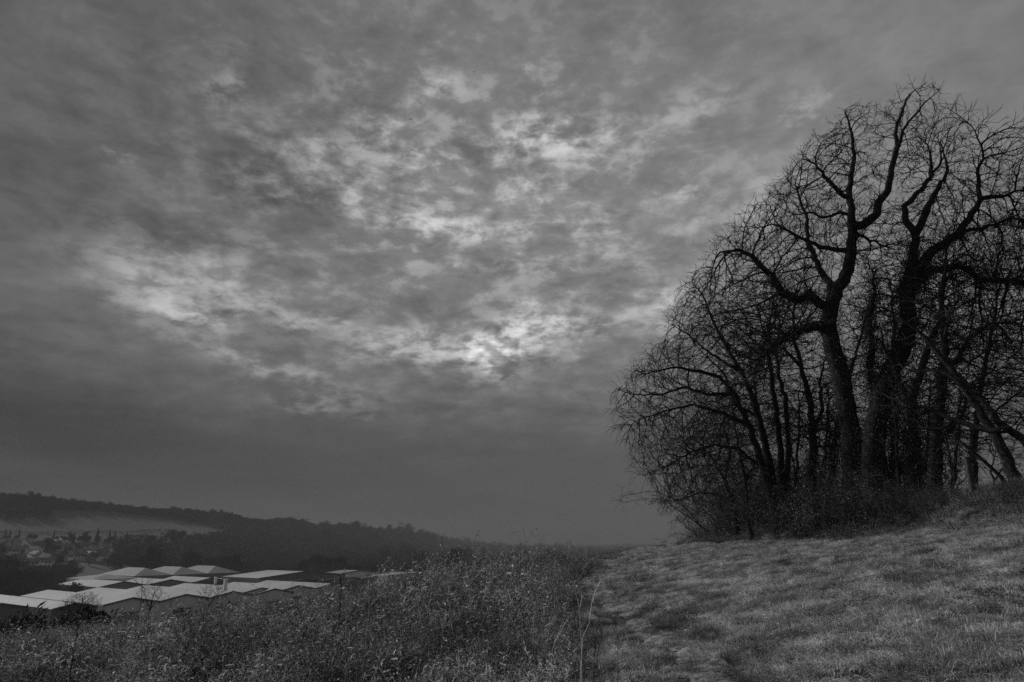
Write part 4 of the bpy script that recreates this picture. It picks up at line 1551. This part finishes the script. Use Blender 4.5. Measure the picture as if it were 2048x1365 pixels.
def warehouse(name, label, corner_px, zr, nb, bw, ln, eave=7.0, rise=2.6, roof='roof_sheet', wall='wall_clad', bay=None, rid=None, group='pale roofed warehouses in the valley', lights=True, hip=False, trim=True):
    """corner_px: photo pixel of the near corner at eaves level; zr eaves height above datum"""
    b = norm(np.array(bay + (0,))) if bay is not None else BAYD
    d = norm(np.array(rid + (0,))) if rid is not None else RID
    c = on_level(corner_px[0], corner_px[1], zr)
    root = empty(name, (c[0], c[1], zr - eave))
    tag(root, label, 'warehouse', group)
    up = np.array([0, 0, 1.0])
    z0 = -4.0

    def pt(i, j, z):
        return b * i + d * j + up * z
    # walls: front gable wall (zigzag), back wall, two side walls
    mw = MB()
    W = nb * bw
    prof = [(0, eave)]
    for k in range(nb):
        prof += [(k * bw + bw / 2, eave + rise), ((k + 1) * bw, eave)]
    for j in (0.0, ln):
        for (a, za), (a2, zb) in zip(prof[:-1], prof[1:]):
            if hip:
                za = zb = eave
            q = [pt(a, j, z0), pt(a2, j, z0), pt(a2, j, zb - .02), pt(a, j, za - .02)]
            mw.add(q, Q=[[0, 1, 2, 3] if j == 0 else [3, 2, 1, 0]])
    for i in (0.0, W):
        q = [pt(i, 0, z0), pt(i, ln, z0), pt(i, ln, eave - .02), pt(i, 0, eave - .02)]
        mw.add(q, Q=[[0, 3, 2, 1] if i == 0 else [0, 1, 2, 3]])
    obj('wall', mw.build(name + '_wall', M[wall]), root)
    # each bay's roof is a part
    ov = .5
    for k in range(nb):
        mr = MB()
        a, m_, c2 = k * bw, k * bw + bw / 2, (k + 1) * bw
        th = .25
        hj = bw / 2 if hip else 0
        hi = [pt(a, -ov, eave), pt(m_, -ov + hj, eave + rise), pt(c2, -ov, eave), pt(a, ln + ov, eave), pt(m_, ln + ov - hj, eave + rise), pt(c2, ln + ov, eave)]
        lo = [p - up * th for p in hi]
        mr.add(hi + lo, Q=[[0, 1, 4, 3], [1, 2, 5, 4], [6, 9, 10, 7], [7, 10, 11, 8], [0, 3, 9, 6], [2, 8, 11, 5], [0, 6, 7, 1], [1, 7, 8, 2], [3, 4, 10, 9], [4, 5, 11, 10]] +
               [], T=([[0, 2, 1], [3, 4, 5]] if hip else None))
        obj('roof', mr.build(name + '_roof', M[roof]), root)
        if trim:
            mt = MB()
            for (pa, pb) in ((pt(a, -ov - .12, eave - .15), pt(m_, -ov - .12, eave + rise - .15)), (pt(m_, -ov - .12, eave + rise - .15), pt(c2, -ov - .12, eave - .15))):
                if hip:
                    pa[2] = pb[2] = eave - .15
                V, Q = tubes(np.array([[pa, (pa + pb) / 2, pb]]), np.full((1, 3), .42), 4)
                mt.add(V, Q=Q)
            obj('bargeboard', mt.build(name + '_trim', M['trim_dark']), root)
        if k < nb - 1 or not hip:
            mg = MB()
            g0, g1 = pt(c2, 1.0, eave + .05), pt(c2, ln - 1.0, eave + .05)
            V, Q = tubes(np.array([[g0, (g0 + g1) / 2, g1]]), np.full((1, 3), .3), 4)
            mg.add(V, Q=Q)
            obj('gutter', mg.build(name + '_gutter', M['wall_clad']), root)
    # doors along the front wall
    for k in range(nb):
        md = MB()
        cc = pt(k * bw + bw * .5, -.15, 0.2)
        ang = math.atan2(b[1], b[0])
        md.box(cc + up * 1.2, (bw * .28, .25, 4.4), ang)
        obj('door', md.build(name + '_door', M['wall_dark']), root)
    return root


# front row, nearest to the hillside
warehouse('warehouse', 'long pale multi-gabled warehouse, frontmost with grey gable wall', (205, 1211), -29, 4, 31, 112, eave=8, rise=2.9)
warehouse('warehouse', 'pale roofed warehouse at the left edge of the frame', (103, 1219), -29.5, 1, 22, 120, eave=8, rise=2.2, wall='wall_dark')
warehouse('warehouse', 'low pale shed roof cut by the frame, leftmost of the warehouses', (-60, 1222), -30, 1, 26, 120, eave=8, rise=2.4, wall='wall_dark')
warehouse('warehouse', 'pale gabled warehouse running behind the weeds, right end of front row', (482, 1187), -28, 3, 30, 78, eave=8, rise=2.6)
# second row
warehouse('warehouse', 'pale sawtooth warehouse in the second row, above the frontmost', (197, 1175), -28, 3, 36, 70, eave=7, rise=3.2, wall='wall_dark')
warehouse('warehouse', 'narrow pale flat roof right of the second row trees', (356, 1168), -28, 2, 40, 40, eave=7, rise=.9, wall='wall_dark')
# hipped grey roofs at the back
warehouse('hipped_shed', 'large grey hipped roof building with pale ridges behind the warehouses', (268, 1153), -24, 3, 34, 64, eave=6, rise=6.0, roof='roof_grey', wall='wall_dark', hip=True, group=None, trim=False)
warehouse('hipped_shed', 'small grey low roof left of the large hipped building', (180, 1160), -25, 1, 40, 44, eave=6, rise=3, roof='roof_grey', wall='wall_clad', hip=True, group=None, trim=False)
# white square building
warehouse('office_block', 'pale square building with broad shallow roof and dark side wall', (517, 1157), -24, 1, 92, 52, eave=9, rise=3.8, wall='wall_dark', group=None)
warehouse('office_block', 'narrow grey flat roofed annexe attached behind the square building', (640, 1150), -26, 1, 70, 30, eave=8, rise=.6, roof='roof_grey', wall='wall_clad', group=None, trim=False)
warehouse('warehouse', 'pale low warehouse in front of the square building', (566, 1166), -28, 3, 44, 40, eave=6, rise=1.9, wall='wall_dark')
warehouse('warehouse', 'distant thin pale roof near the middle of the valley', (770, 1152), -26, 1, 90, 30, eave=6, rise=1.5, wall='wall_clad')
warehouse('warehouse', 'distant grey shed behind the weed tops', (655, 1152), -25, 1, 80, 24, eave=6, rise=3.5, roof='roof_grey', wall='wall_clad')
warehouse('warehouse', 'far pale strip of roof nearest the lone dark bush', (850, 1131), -30, 1, 160, 30, eave=6, rise=1.0, wall='wall_clad')

# rooftop plant and columns
for px, py, z, s, lab in [(432, 1156, -20, (1.6, 1.6, 5), 'slim pale chimney stack left of the square building'), (452, 1160, -20, (2.0, 2.0, 7), 'pale square chimney stack touching the square building')]:
    p = on_level(px, py, z)
    mbx = MB()
    mbx.box((0, 0, -s[2] / 2), s, .6)
    cp = MB()
    cp.box((0, 0, .25), (s[0] * 1.25, s[1] * 1.25, .5), .6)
    o = empty('chimney_stack', tuple(p))
    tag(o, lab, 'chimney')
    obj('shaft', mbx.build('stack', M['wall_clad']), o)
    obj('cap', cp.build('cap', M['white']), o)
for (px, py, lab) in [(402, 1170, 'parked white van, left of two beyond the roofs'), (414, 1169, 'parked white van, right of two beyond the roofs')]:
    p = on_level(px, py, -31)
    b_ = MB(); b_.box((0, 0, 1.5), (5.2, 2.1, 2.0), .4)
    c_ = MB(); c_.box((0, 0, 0), (1.5, 1.95, 1.2), .4)
    o = empty('parked_van', (p[0], p[1], p[2] - .2))
    tag(o, lab, 'van', 'white vans parked by the warehouses')
    obj('body', b_.build('van_body', M['white']), o)
    q = obj('cab', c_.build('van_cab', M['white']), o, (3.0 * cos(.4), 3.0 * sin(.4), 1.15))
    for sx in (-1.6, 2.8):
        for sy in (-1.0, 1.0):
            w_ = MB()
            V, Q = tubes(np.array([[[0, -.12, 0], [0, 0, 0], [0, .12, 0]]]), np.full((1, 3), .38), 10)
            w_.add(V, Q=Q)
            wo = obj('wheel', w_.build('van_wheel', M['trim_dark']), o, (sx * cos(.4) - sy * sin(.4), sx * sin(.4) + sy * cos(.4), .38))
            wo.rotation_euler = (0, 0, .4)

# ------------------------------------------------------------------ houses on the far slope


def ground_hit(px, py):
    """where the ray through a photo pixel meets the far ground"""
    a, b, c = ray(px, py)
    Ys = np.linspace(200, 4600, 1500)
    z = EYE + c / b * Ys
    h = H(a / b * Ys, Ys)
    k = np.nonzero(h >= z)[0]
    i = k[0] if len(k) else len(Ys) - 1
    return np.array([a / b * Ys[i], Ys[i], float(h[i])])


hm_w, hm_r, hm_g, hm_c = MB(), MB(), MB(), MB()
hm_w.box((0, 0, 2.3), (9.5, 7.5, 5.6))
hm_w.add([[-4.75, -3.75, 5.1], [-4.75, 3.75, 5.1], [-4.75, 0, 7.9], [4.75, -3.75, 5.1], [4.75, 3.75, 5.1], [4.75, 0, 7.9]], T=[[0, 2, 1], [3, 4, 5]])
th = .3
for s in (-1, 1):
    e_ = [[-5.2, s * 4.3, 4.75], [5.2, s * 4.3, 4.75], [5.2, 0, 8.0], [-5.2, 0, 8.0]]
    e2 = [[p[0], p[1], p[2] + th] for p in e_]
    hm_r.add(e_ + e2, Q=[[0, 1, 2, 3], [4, 7, 6, 5], [0, 4, 5, 1], [1, 5, 6, 2], [2, 6, 7, 3], [3, 7, 4, 0]])
for sx in (-2.8, 0.2, 2.9):
    for z in (1.5, 4.0):
        hm_g.box((sx, -3.77, z), (1.5, .12, 1.2))
hm_c.box((2.6, .5, 8.2), (.9, .9, 2.2))
H_W, H_R, H_G, H_C = hm_w.build('house_wall', M['house_wall']), hm_r.build('house_roof', M['house_roof']), hm_g.build('house_window', M['glass']), hm_c.build('house_chimney', M['house_roof'])


def house(px, py, rz, s, label, group='small houses scattered on the far slope'):
    p = ground_hit(px, py)
    root = empty('house', (p[0], p[1], p[2] - .3))
    root.rotation_euler = (0, 0, rz)
    root.scale = (s, s, s)
    tag(root, label, 'house', group)
    obj('wall', H_W, root)
    obj('window', H_G, root)
    r_ = obj('roof', H_R, root)
    obj('chimney', H_C, r_)


GABLE = pi / 2 + .35
rowA = [(5, 1094), (15, 1094), (32, 1095), (49, 1095), (58, 1095)]
for i, (a, b) in enumerate(rowA):
    house(a, b, GABLE, 1.25, ['pale house cut by the frame edge, first in the upper terrace', 'gable-fronted house second in the upper terrace', 'gable-fronted house in the middle of the upper terrace',
                             'gable-fronted house fourth in the upper terrace', 'gable-fronted house ending the upper terrace'][i], 'terrace of gabled houses at the field edge')
rowB = [(66, 1101), (74, 1104), (84, 1099), (95, 1096), (107, 1094), (119, 1092), (112, 1103), (124, 1107), (133, 1109), (142, 1110), (150, 1111), (167, 1101), (170, 1115), (178, 1113), (188, 1111), (203, 1116), (203, 1121),
        (68, 1110), (38, 1113), (70, 1121), (80, 1123), (98, 1121), (122, 1122), (160, 1121), (176, 1122), (184, 1122), (192, 1120), (54, 1128), (34, 1129), (90, 1127), (66, 1136), (92, 1135)]
spot = ['just right of the upper terrace', 'below the first dark conifer', 'at the estate top left of the conifer row', 'under the first conifer of the row', 'under the middle of the conifer row', 'right of the middle conifers', 'below the middle conifers, upper of two',
        'below the middle conifers, right of the pair', 'in the bright cluster, upper left', 'in the bright cluster, centre', 'in the bright cluster, right end', 'at the foot of the pointed lower conifer', 'in the white pair below the meadow, upper', 'in the white pair below the meadow, lower',
        'under the meadow, right of the white pair', 'at the right end of the estate, upper', 'at the right end of the estate, lower', 'in the middle row at its left end', 'low at the left, near the frame edge', 'in the gable row, first', 'in the gable row, second', 'in the gable row, third', 'in the gable row, fourth',
        'in the lower lane, left of three', 'in the lower lane, middle of three', 'in the lower lane, right of three', 'in the lower lane next to the dark trees', 'in the lowest left group, upper', 'in the lowest left group, left', 'in the lowest group, right of the gap', 'standing lowest, above the tree belt', 'standing lowest, right of its neighbour above the belt']
for i, (a, b) in enumerate(rowB):
    house(a, b, rng.uniform(-.7, 1.2), rng.uniform(1.05, 1.35), 'small pale walled house ' + spot[i], 'small houses of the estate on the far slope')
for (a, b, s, lab) in [(38, 1166, 1.1, 'pale house between the dark trees at the left edge'), (483, 1140, 1.5, 'low grey roofed house just above the square building'),
                       (261, 1093, 1.0, 'pale low house right of the conifer row'), (267, 1096, .8, 'small white house next to the pale low house'),
                       (948, 1118, 1.3, 'far pale house, left of a pair behind the dark bush'), (960, 1118, 1.3, 'far pale house, right of a pair behind the dark bush'),
                       (638, 1083, 1.0, 'single pale house in the hillside wood'), (672, 1082, 1.1, 'pale roofed house right of the single one in the wood'),
                       (1018, 1113, 1.6, 'far hazy house with pale roof near the weed tops'), (1040, 1112, 1.6, 'far hazy house right of the pale roofed one'),
                       (1215, 1098, 3.0, 'very far faint pale building before the grass skyline'), (1253, 1099, 3.0, 'very far faint pale building at the grass skyline')]:
    house(a, b, rng.uniform(-.3, .3), s, lab)

# ------------------------------------------------------------------ far trees


def far_crown(seed, kind='round'):
    """low cost bare or dense crown about 12 m tall"""
    r = np.random.default_rng(seed)
    mbx = MB()
    if kind == 'conifer':
        n = 420
        t = r.random(n) ** .8
        hh = 14
        rad = (1 - t) * 2.9 + .15
        a = r.uniform(0, 2 * pi, n)
        q = r.uniform(.35, 1, n)
        P = np.stack([np.cos(a) * rad * q * .6, np.sin(a) * rad * q * .6, 1 + t * (hh - 1)], -1)
        D = norm(np.stack([np.cos(a), np.sin(a), np.full(n, -.25)], -1) + r.normal(size=(n, 3)) * .3)
        V, T = leaf_quads(P, D, .35 * rad + .35, np.full(n, .55))
        mbx.add(V, T=T, m=0)
        V, Q = tubes(np.array([[[0, 0, -1], [0, 0, 6], [0, 0, 13.6]]]), np.array([[.3, .2, .04]]), 5)
        mbx.add(V, Q=Q, m=1)
        return mbx.build('far_conifer', [M['far_conifer'], M['bark']])
    lob = r.normal(size=(6, 3)) * np.array([2.2, 2.2, 1.6]) + np.array([0, 0, 7.5])
    n = 520
    li = r.integers(0, 6, n)
    q = norm(r.normal(size=(n, 3))) * (r.random(n) ** .4)[:, None]
    P = lob[li] + q * r.uniform(2.0, 3.0, 6)[li][:, None]
    P[:, 2] = np.maximum(P[:, 2], 1.2)
    D = norm(norm(P - np.array([0, 0, 3.5])) + r.normal(size=(n, 3)) * .4)
    dense = kind == 'dense'
    V, T = leaf_quads(P, D, r.uniform(.7, 1.8, n), r.uniform(.25, .6, n) * (1.7 if dense else .7))
    mbx.add(V, T=T, m=0)
    ns = 9
    Pw = walk(np.tile([[0, 0, 1.5]], (ns, 1)).astype(float), r.normal(size=(ns, 3)) * .5 + np.array([0, 0, 1.0]), r.uniform(6, 9, ns), 4, .15)
    V, Q = tubes(Pw, np.linspace(.16, .04, 5)[None, :] * np.ones((ns, 1)), 3)
    mbx.add(V, Q=Q, m=1)
    V, Q = tubes(np.array([[[0, 0, -1], [0, 0, 1.5], [0, 0, 3]]]), np.array([[.35, .28, .2]]), 5)
    mbx.add(V, Q=Q, m=1)
    return mbx.build('far_tree', [M['far_tree'] if not dense else M['far_conifer'], M['bark']])


FT = [far_crown(s) for s in (1, 2, 3, 4)]
FD = [far_crown(s, 'dense') for s in (5, 6)]
FC = [far_crown(s, 'conifer') for s in (7, 8)]


def inside(px, py, poly):
    n = len(poly)
    c = np.zeros(len(px), bool)
    j = n - 1
    for i in range(n):
        xi, yi = poly[i]
        xj, yj = poly[j]
        cr = ((yi > py) != (yj > py)) & (px < (xj - xi) * (py - yi) / (yj - yi + 1e-9) + xi)
        c ^= cr
        j = i
    return c


def to_px(P):
    x, y, z = P[:, 0], P[:, 1], P[:, 2] - EYE
    f = cos(PITCH) * y + sin(PITCH) * z
    v = -sin(PITCH) * y + cos(PITCH) * z
    return 1024 + FPX * x / f, 682.5 - FPX * v / f


FIELDS = [[(-400, 1042), (0, 1040), (90, 1040), (104, 1020), (200, 1023), (300, 1033), (400, 1047), (456, 1062), (440, 1076), (360, 1080), (330, 1078), (250, 1080), (200, 1082), (-400, 1082)],   # the big field
          [(230, 1066), (320, 1066), (300, 1080), (235, 1078)],
          [(-50, 1074), (25, 1076), (28, 1088), (-50, 1088)],
          [(170, 1092), (222, 1094), (215, 1106), (165, 1102)],
          [(770, 1122), (900, 1120), (900, 1133), (770, 1133)]]


def build_woods():
    out = []
    # polar random points over the far slopes, in and around the view
    n = 42000
    az = rng.uniform(-46, 32, n)
    az = np.radians(az)
    Rc = np.interp(az, _caz, _cR)
    t = np.sqrt(rng.uniform(.34 ** 2, 1.06 ** 2, n))
    r = t * Rc
    # thin out with distance so that density per area is even
    keep = rng.random(n) < np.clip((Rc / 1500.0) ** 2 * .5, .30, 1)
    x, y = r * np.sin(az), r * np.cos(az)
    z = H(x, y)
    P = np.stack([x, y, z], -1)
    px, py = to_px(P)
    fld = np.zeros(n, bool)
    for f in FIELDS:
        fld |= inside(px, py, f)
    keep &= ~fld | (rng.random(n) < .004)
    estate = (px > -10) & (px < 225) & (py > 1086) & (py < 1140)
    keep &= ~estate | (rng.random(n) < .10)
    # keep the industrial estate clear
    d = np.stack([x, y], -1)
    keep &= ~((r < 900) & (px > 150) & (py > 1128) & (px < 900))
    keep &= ~((y < 640) & (px > -200)) | ((px < 130) & (y > 500))
    # woods in patches on the far plain, thicker on the hill
    plain = (t < .80) & (px > 700)
    keep &= ~plain | (vnoise(x, y, 140, 71) > .40)
    P, px, py, r = P[keep], px[keep], py[keep], r[keep]
    m = 5200
    a2 = np.radians(rng.uniform(-46, 20, m))
    r2 = np.interp(a2, _caz, _cR) * rng.uniform(.99, 1.03, m)
    x2, y2 = r2 * np.sin(a2), r2 * np.cos(a2)
    P2 = np.stack([x2, y2, H(x2, y2)], -1)
    px2, py2 = to_px(P2)
    k2 = (rng.random(m) < .55 + .6 * vnoise(a2 * 400, a2 * 0, 6, 77))
    P, px, py = np.concatenate([P, P2[k2]]), np.concatenate([px, px2[k2]]), np.concatenate([py, py2[k2]])
    n = len(P)
    s = rng.uniform(.6, 1.2, n) * np.where(px > 640, np.exp(rng.normal(size=n) * .28) * 1.2, .9) * np.where(rng.random(n) < .1, 1.3, 1) * (.75 + .5 * vnoise(P[:, 0], P[:, 1], 90, 78))
    idx = rng.integers(0, 4, n)
    g = vnoise(P[:, 0], P[:, 1], 60, 72)
    idx = np.where(g > .72, 4 + (rng.random(n) > .5), idx)
    idx = np.where(rng.random(n) < .03, 6, idx)
    rot = np.stack([np.zeros(n), np.zeros(n), rng.uniform(0, 2 * pi, n)], -1)
    P[:, 2] -= .8
    scatter('woodland', P, rot, s, idx.astype(int), FT + FD + FC, 'bare winter woods on the far hill and along its crest')
    print('woods', n)


build_woods()


def far_thing(px, foot_py, meshes, h_px, label, name='bare_tree', cat='tree', native=13.5, group='separate trees in the valley', Y=None, wide=1.0):
    p = ground_hit(px, foot_py) if Y is None else at(px, foot_py, Y)
    me = meshes[int(rng.integers(0, len(meshes)))]
    h = h_px / FPX * p[1]
    s = h / native
    o = obj(name, me)
    zg = float(H(p[0], p[1]))
    lift = max(0.0, zg - p[2]) if Y is not None else 0.0
    o.location = (p[0], p[1], (zg if Y is not None and zg > p[2] - 6 else p[2]) - .3)
    s = max(s - lift / native, s * .55)
    o.scale = (s * wide, s * wide, s)
    o.rotation_euler = (0, 0, rng.uniform(0, 6.28))
    tag(o, label, cat, group)
    return o


for px, fy, hp, lab in [(9, 1080, 20, 'small dark conifer at the left edge below the field'), (18, 1080, 20, 'slim conifer, right one of the pair at the left edge'), (35, 1086, 26, 'tall ragged conifer right of the pair'),
                        (104, 1092, 28, 'dark conifer above the estate, first of the row'), (145, 1094, 26, 'broad conifer in the middle of the row'), (170, 1098, 26, 'pointed conifer standing lower than the row'),
                        (191, 1094, 34, 'tallest broad conifer above the estate'), (216, 1092, 30, 'narrow conifer right of the tallest'), (227, 1092, 28, 'second narrow conifer right of the tallest'), (251, 1092, 26, 'lone pointed conifer left of the low house'),
                        (378, 1128, 34, 'spire-shaped conifer above the hipped roof'), (940, 1100, 14, 'far conifer tip on the hazy ridge'), (918, 1100, 18, 'taller far conifer tip on the hazy ridge')]:
    far_thing(px, fy, FC, hp, lab, 'conifer', 'conifer', 14.0, 'conifers on the far slope', wide=.9)
for px, fy, hp, w, lab in [(285, 1150, 44, 1.1, 'dark round tree above the hipped roof, left'), (318, 1145, 30, 1.3, 'dark round tree directly behind the hipped roof'), (378, 1152, 36, 1.2, 'broad dark tree right of the hipped roof'), (437, 1160, 46, 1.2, 'big dark evergreen beside the square building, left crown'),
                           (458, 1158, 42, 1.0, 'big dark evergreen beside the square building, right crown'), (410, 1150, 28, 1.2, 'low dark tree between the hipped roof and the evergreens'), (600, 1143, 14, 1.0, 'small dark tree right of the square building'),
                           (625, 1145, 30, 1.1, 'dark tree group behind the annexe, tallest'), (648, 1144, 22, 1.2, 'dark tree behind the annexe, lower'), (670, 1144, 26, 1.1, 'dark pointed tree behind the grey shed'),
                           (705, 1146, 14, 1.6, 'low dark hedge tree behind the grey shed'), (740, 1148, 15, 1.6, 'low dark hedge tree right of the grey shed'), (914, 1137, 26, 1.0, 'lone dark rounded bush in the mid valley'), (962, 1128, 12, 1.3, 'small dark bush right of the lone one'),
                           (300, 1095, 22, 1.2, 'dark rounded tree at the foot of the field'), (350, 1090, 30, 1.3, 'broad tree jutting up into the field corner')]:
    if 1130 < fy < 1165:
        far_thing(px, 1152, FD, (hp + 1152 - fy) * 1.15, lab, 'dark_tree', 'tree', 12.0, 'dark trees around the warehouses', wide=w, Y=735 + (px * 7 % 60))
    else:
        far_thing(px, fy, FD, hp, lab, 'dark_tree', 'tree', 12.0, 'dark trees around the warehouses', wide=w)

for px, fy, hp, w, lab in [(752, 1080, 22, 1.3, 'rounded tree breaking the hazy ridge line, first of four'), (797, 1082, 24, 1.1, 'flat topped tall tree on the hazy ridge line'), (812, 1083, 18, 1.3, 'rounded tree right of the flat topped one on the ridge'),
                           (838, 1086, 16, 1.5, 'broad tree where the hazy ridge drops away'), (560, 1058, 20, 1.6, 'broad tree on the highest wooded hump of the hill'), (1008, 1100, 14, 1.5, 'faint broad tree in the haze above the weeds'),
                           (1142, 1100, 14, 1.6, 'faint tree in the haze left of the grass skyline'), (1250, 1101, 14, 1.7, 'faint tree in the haze at the grass skyline')]:
    far_thing(px, fy, FT + FD, hp, lab, 'ridge_tree', 'tree', 12.0, 'single trees on the hazy ridge', wide=w)


def field_hedge(line, label, h=2.6, dens=3.0):
    P = np.array([ground_hit(a, b) for a, b in line])
    mbx = MB()
    for p, q in zip(P[:-1], P[1:]):
        n = int(np.linalg.norm(q - p) * dens)
        t = rng.random(n)[:, None]
        c = p + (q - p) * t
        c[:, :2] += rng.normal(size=(n, 2)) * .8
        c[:, 2] = H(c[:, 0], c[:, 1]) + rng.random(n) * h * (.6 + .8 * vnoise(c[:, 0], c[:, 1], 14, 91))
        V, T = leaf_quads(c, norm(rng.normal(size=(n, 3)) + np.array([0, 0, .6])), rng.uniform(.8, 2.0, n), rng.uniform(.5, 1.1, n))
        mbx.add(V, T=T)
    o = obj('hedge', mbx.build('field_hedge', M['far_conifer']))
    tag(o, label, 'hedge', 'field hedges on the far slope')


field_hedge([(-40, 1066), (60, 1068), (160, 1066), (250, 1067), (300, 1063), (340, 1062), (372, 1070)], 'long thin hedge along the lower edge of the big hillside field')
field_hedge([(232, 1079), (262, 1074), (300, 1076), (330, 1079)], 'short hedge under the small meadow below the big field')
field_hedge([(-20, 1072), (20, 1078), (40, 1086)], 'hedge slanting down beside the conifer pair')
field_hedge([(100, 1021), (180, 1024), (260, 1030), (340, 1040), (420, 1054), (456, 1063)], 'dark wood edge along the top of the big hillside field', h=5, dens=4)

# mid distance bare trees in front of the warehouses: grown ones
for i, (bx, by, Yb, sc, lab) in enumerate([
        (162, 1262, 88, 1.0, 'round twiggy bush-like tree before the left warehouses'), (300, 1240, 96, 1.0, 'fan-shaped small bare tree against the pale roof'), (418, 1232, 100, .85, 'wispy bare tree before the middle of the long roof'),
        (344, 1228, 90, .45, 'small bare sapling right of the fan-shaped tree'), (284, 1196, 300, 1.0, 'bare tree in the second row before the grey hipped roof')]):
    if i == 0:
        lp = [(150, 1216, 24), (172, 1212, 24), (160, 1206, 18), (140, 1226, 22), (180, 1226, 20)]
        lines = [([(bx, by), (160, 1240), (158, 1222), (165, 1208)], None, .16, .03, Yb, Yb), ([(160, 1245), (148, 1232), (140, 1220)], 0, .09, .02, Yb, Yb), ([(161, 1240), (172, 1225), (180, 1212)], 0, .09, .02, Yb, Yb)]
    elif i == 1:
        lp = [(288, 1190, 16), (305, 1184, 18), (318, 1195, 13), (298, 1200, 14)]
        lines = [([(bx, by), (299, 1215), (292, 1200), (288, 1185)], None, .16, .02, Yb, Yb), ([(300, 1220), (304, 1200), (310, 1180)], 0, .12, .02, Yb, Yb), ([(300, 1218), (314, 1202), (322, 1190)], 0, .07, .02, Yb, Yb), ([(299, 1212), (287, 1205), (282, 1195)], 0, .07, .02, Yb, Yb)]
    elif i == 2:
        lp = [(410, 1188, 14), (428, 1184, 16), (440, 1190, 13), (420, 1200, 14)]
        lines = [([(bx, by), (418, 1205), (412, 1190)], None, .09, .02, Yb, Yb), ([(418, 1212), (430, 1195), (438, 1184)], 0, .07, .02, Yb, Yb)]
    elif i == 3:
        lp = [(340, 1205, 8), (346, 1198, 7)]
        lines = [([(bx, by), (342, 1208), (338, 1196)], None, .07, .02, Yb, Yb)]
    else:
        lp = [(272, 1160, 11), (290, 1156, 12), (302, 1162, 9), (282, 1165, 10)]
        lines = [([(bx, by), (285, 1175), (284, 1160)], None, .25, .05, Yb, Yb), ([(284, 1176), (296, 1165), (304, 1158)], 0, .15, .05, Yb, Yb), ([(284, 1174), (274, 1166), (268, 1158)], 0, .15, .05, Yb, Yb)]
    k = 1 if i < 4 else 3
    tree('bare_tree', lab, lines, lumps([(a, b, Yb, c, c / FPX * Yb) for a, b, c in lp], .42 * k), Yb, seed=80 + i, D=.3 * k, dk=.42 * k, di=2.5 * k, twl=.5 * k, ntw=2 + (i == 0), twr=.009 * k, r_tip=.01 * k, tsel=1, base_r=.2)

rng = np.random.default_rng(123)


names_ = ['dark tree at the left frame edge rising over the terraces', 'broad dark tree behind the leftmost roof', 'dark tree behind the gap between the two leftmost roofs', 'dark tree standing over the left roof corner',
          'dark tree whose crown touches the second row roofs', 'rounded tree ending the dark belt beside the second row', 'tall dark tree in the middle of the left belt', 'grey twiggy tree at the back of the left belt',
          'dark tree below the lowest houses', 'low dark tree under the pale house of the belt', 'dark tree right of the pale house of the belt', 'twiggy tree leaning over the belt edge', 'low dark tree at the frame edge foot of the belt',
          'small dark tree filling the belt near the small grey roof', 'dark tree at the top of the left belt', 'dark tree cut by the frame edge in the middle of the belt']
lp_ = [(8, 1172, 700, 58), (18, 1200, 520, 60), (50, 1202, 500, 44), (84, 1200, 505, 40), (112, 1200, 510, 42), (135, 1198, 520, 36), (66, 1190, 560, 44), (98, 1180, 600, 34), (60, 1165, 680, 28), (30, 1188, 570, 40),
       (120, 1178, 610, 32), (144, 1188, 560, 26), (0, 1205, 490, 50), (160, 1180, 600, 20), (28, 1160, 700, 40), (-8, 1185, 590, 66)]
for (px, fy, Y, hp), lab in zip(lp_, names_):
    far_thing(px, fy, FT + FD, hp, lab, 'bare_tree', 'tree', 11.5, 'belt of dark trees at the left of the valley', Y=Y, wide=1.3)


def build_scrub():
    """thorn scrub on the steep slope below the weeds"""
    n = 9000
    x = rng.uniform(-150, 12, n)
    y = rng.uniform(40, 190, n)
    k = (x / y > -.9) & (x / y < .12) & (y > brow(x) + 26)
    k &= (x / y < -.62) | (y < 110) | (rng.random(n) < .3)
    x, y = x[k], y[k]
    z = H(x, y)
    # scrub must stay below the sight line to the warehouses, except the far left
    s = rng.uniform(.14, .46, len(x))
    P = np.stack([x, y, z - .3], -1)
    top = P.copy()
    top[:, 2] += s * 11.5
    px, py = to_px(top)
    lim = np.interp(px, [-200, 0, 95, 110, 200, 300, 400, 500, 620, 760, 1100], [1214, 1217, 1219, 1232, 1230, 1226, 1218, 1212, 1195, 1178, 1120])
    ok = py > lim
    P, s = P[ok], s[ok]
    n = len(P)
    rot = np.stack([np.zeros(n), np.zeros(n), rng.uniform(0, 2 * pi, n)], -1)
    scatter('scrub_thicket', P, rot, s, rng.integers(0, 6, n), FT + FD, 'dark thorn scrub on the slope below the weeds')


build_scrub()
nt = sum(sum(max(0, q - 2) for q in (int(p.loop_total) for p in m_.polygons)) if len(m_.polygons) < 0 else len(m_.loops) - 2 * len(m_.polygons) for m_ in bpy.data.meshes)
print('polys', nt, TOTAL)
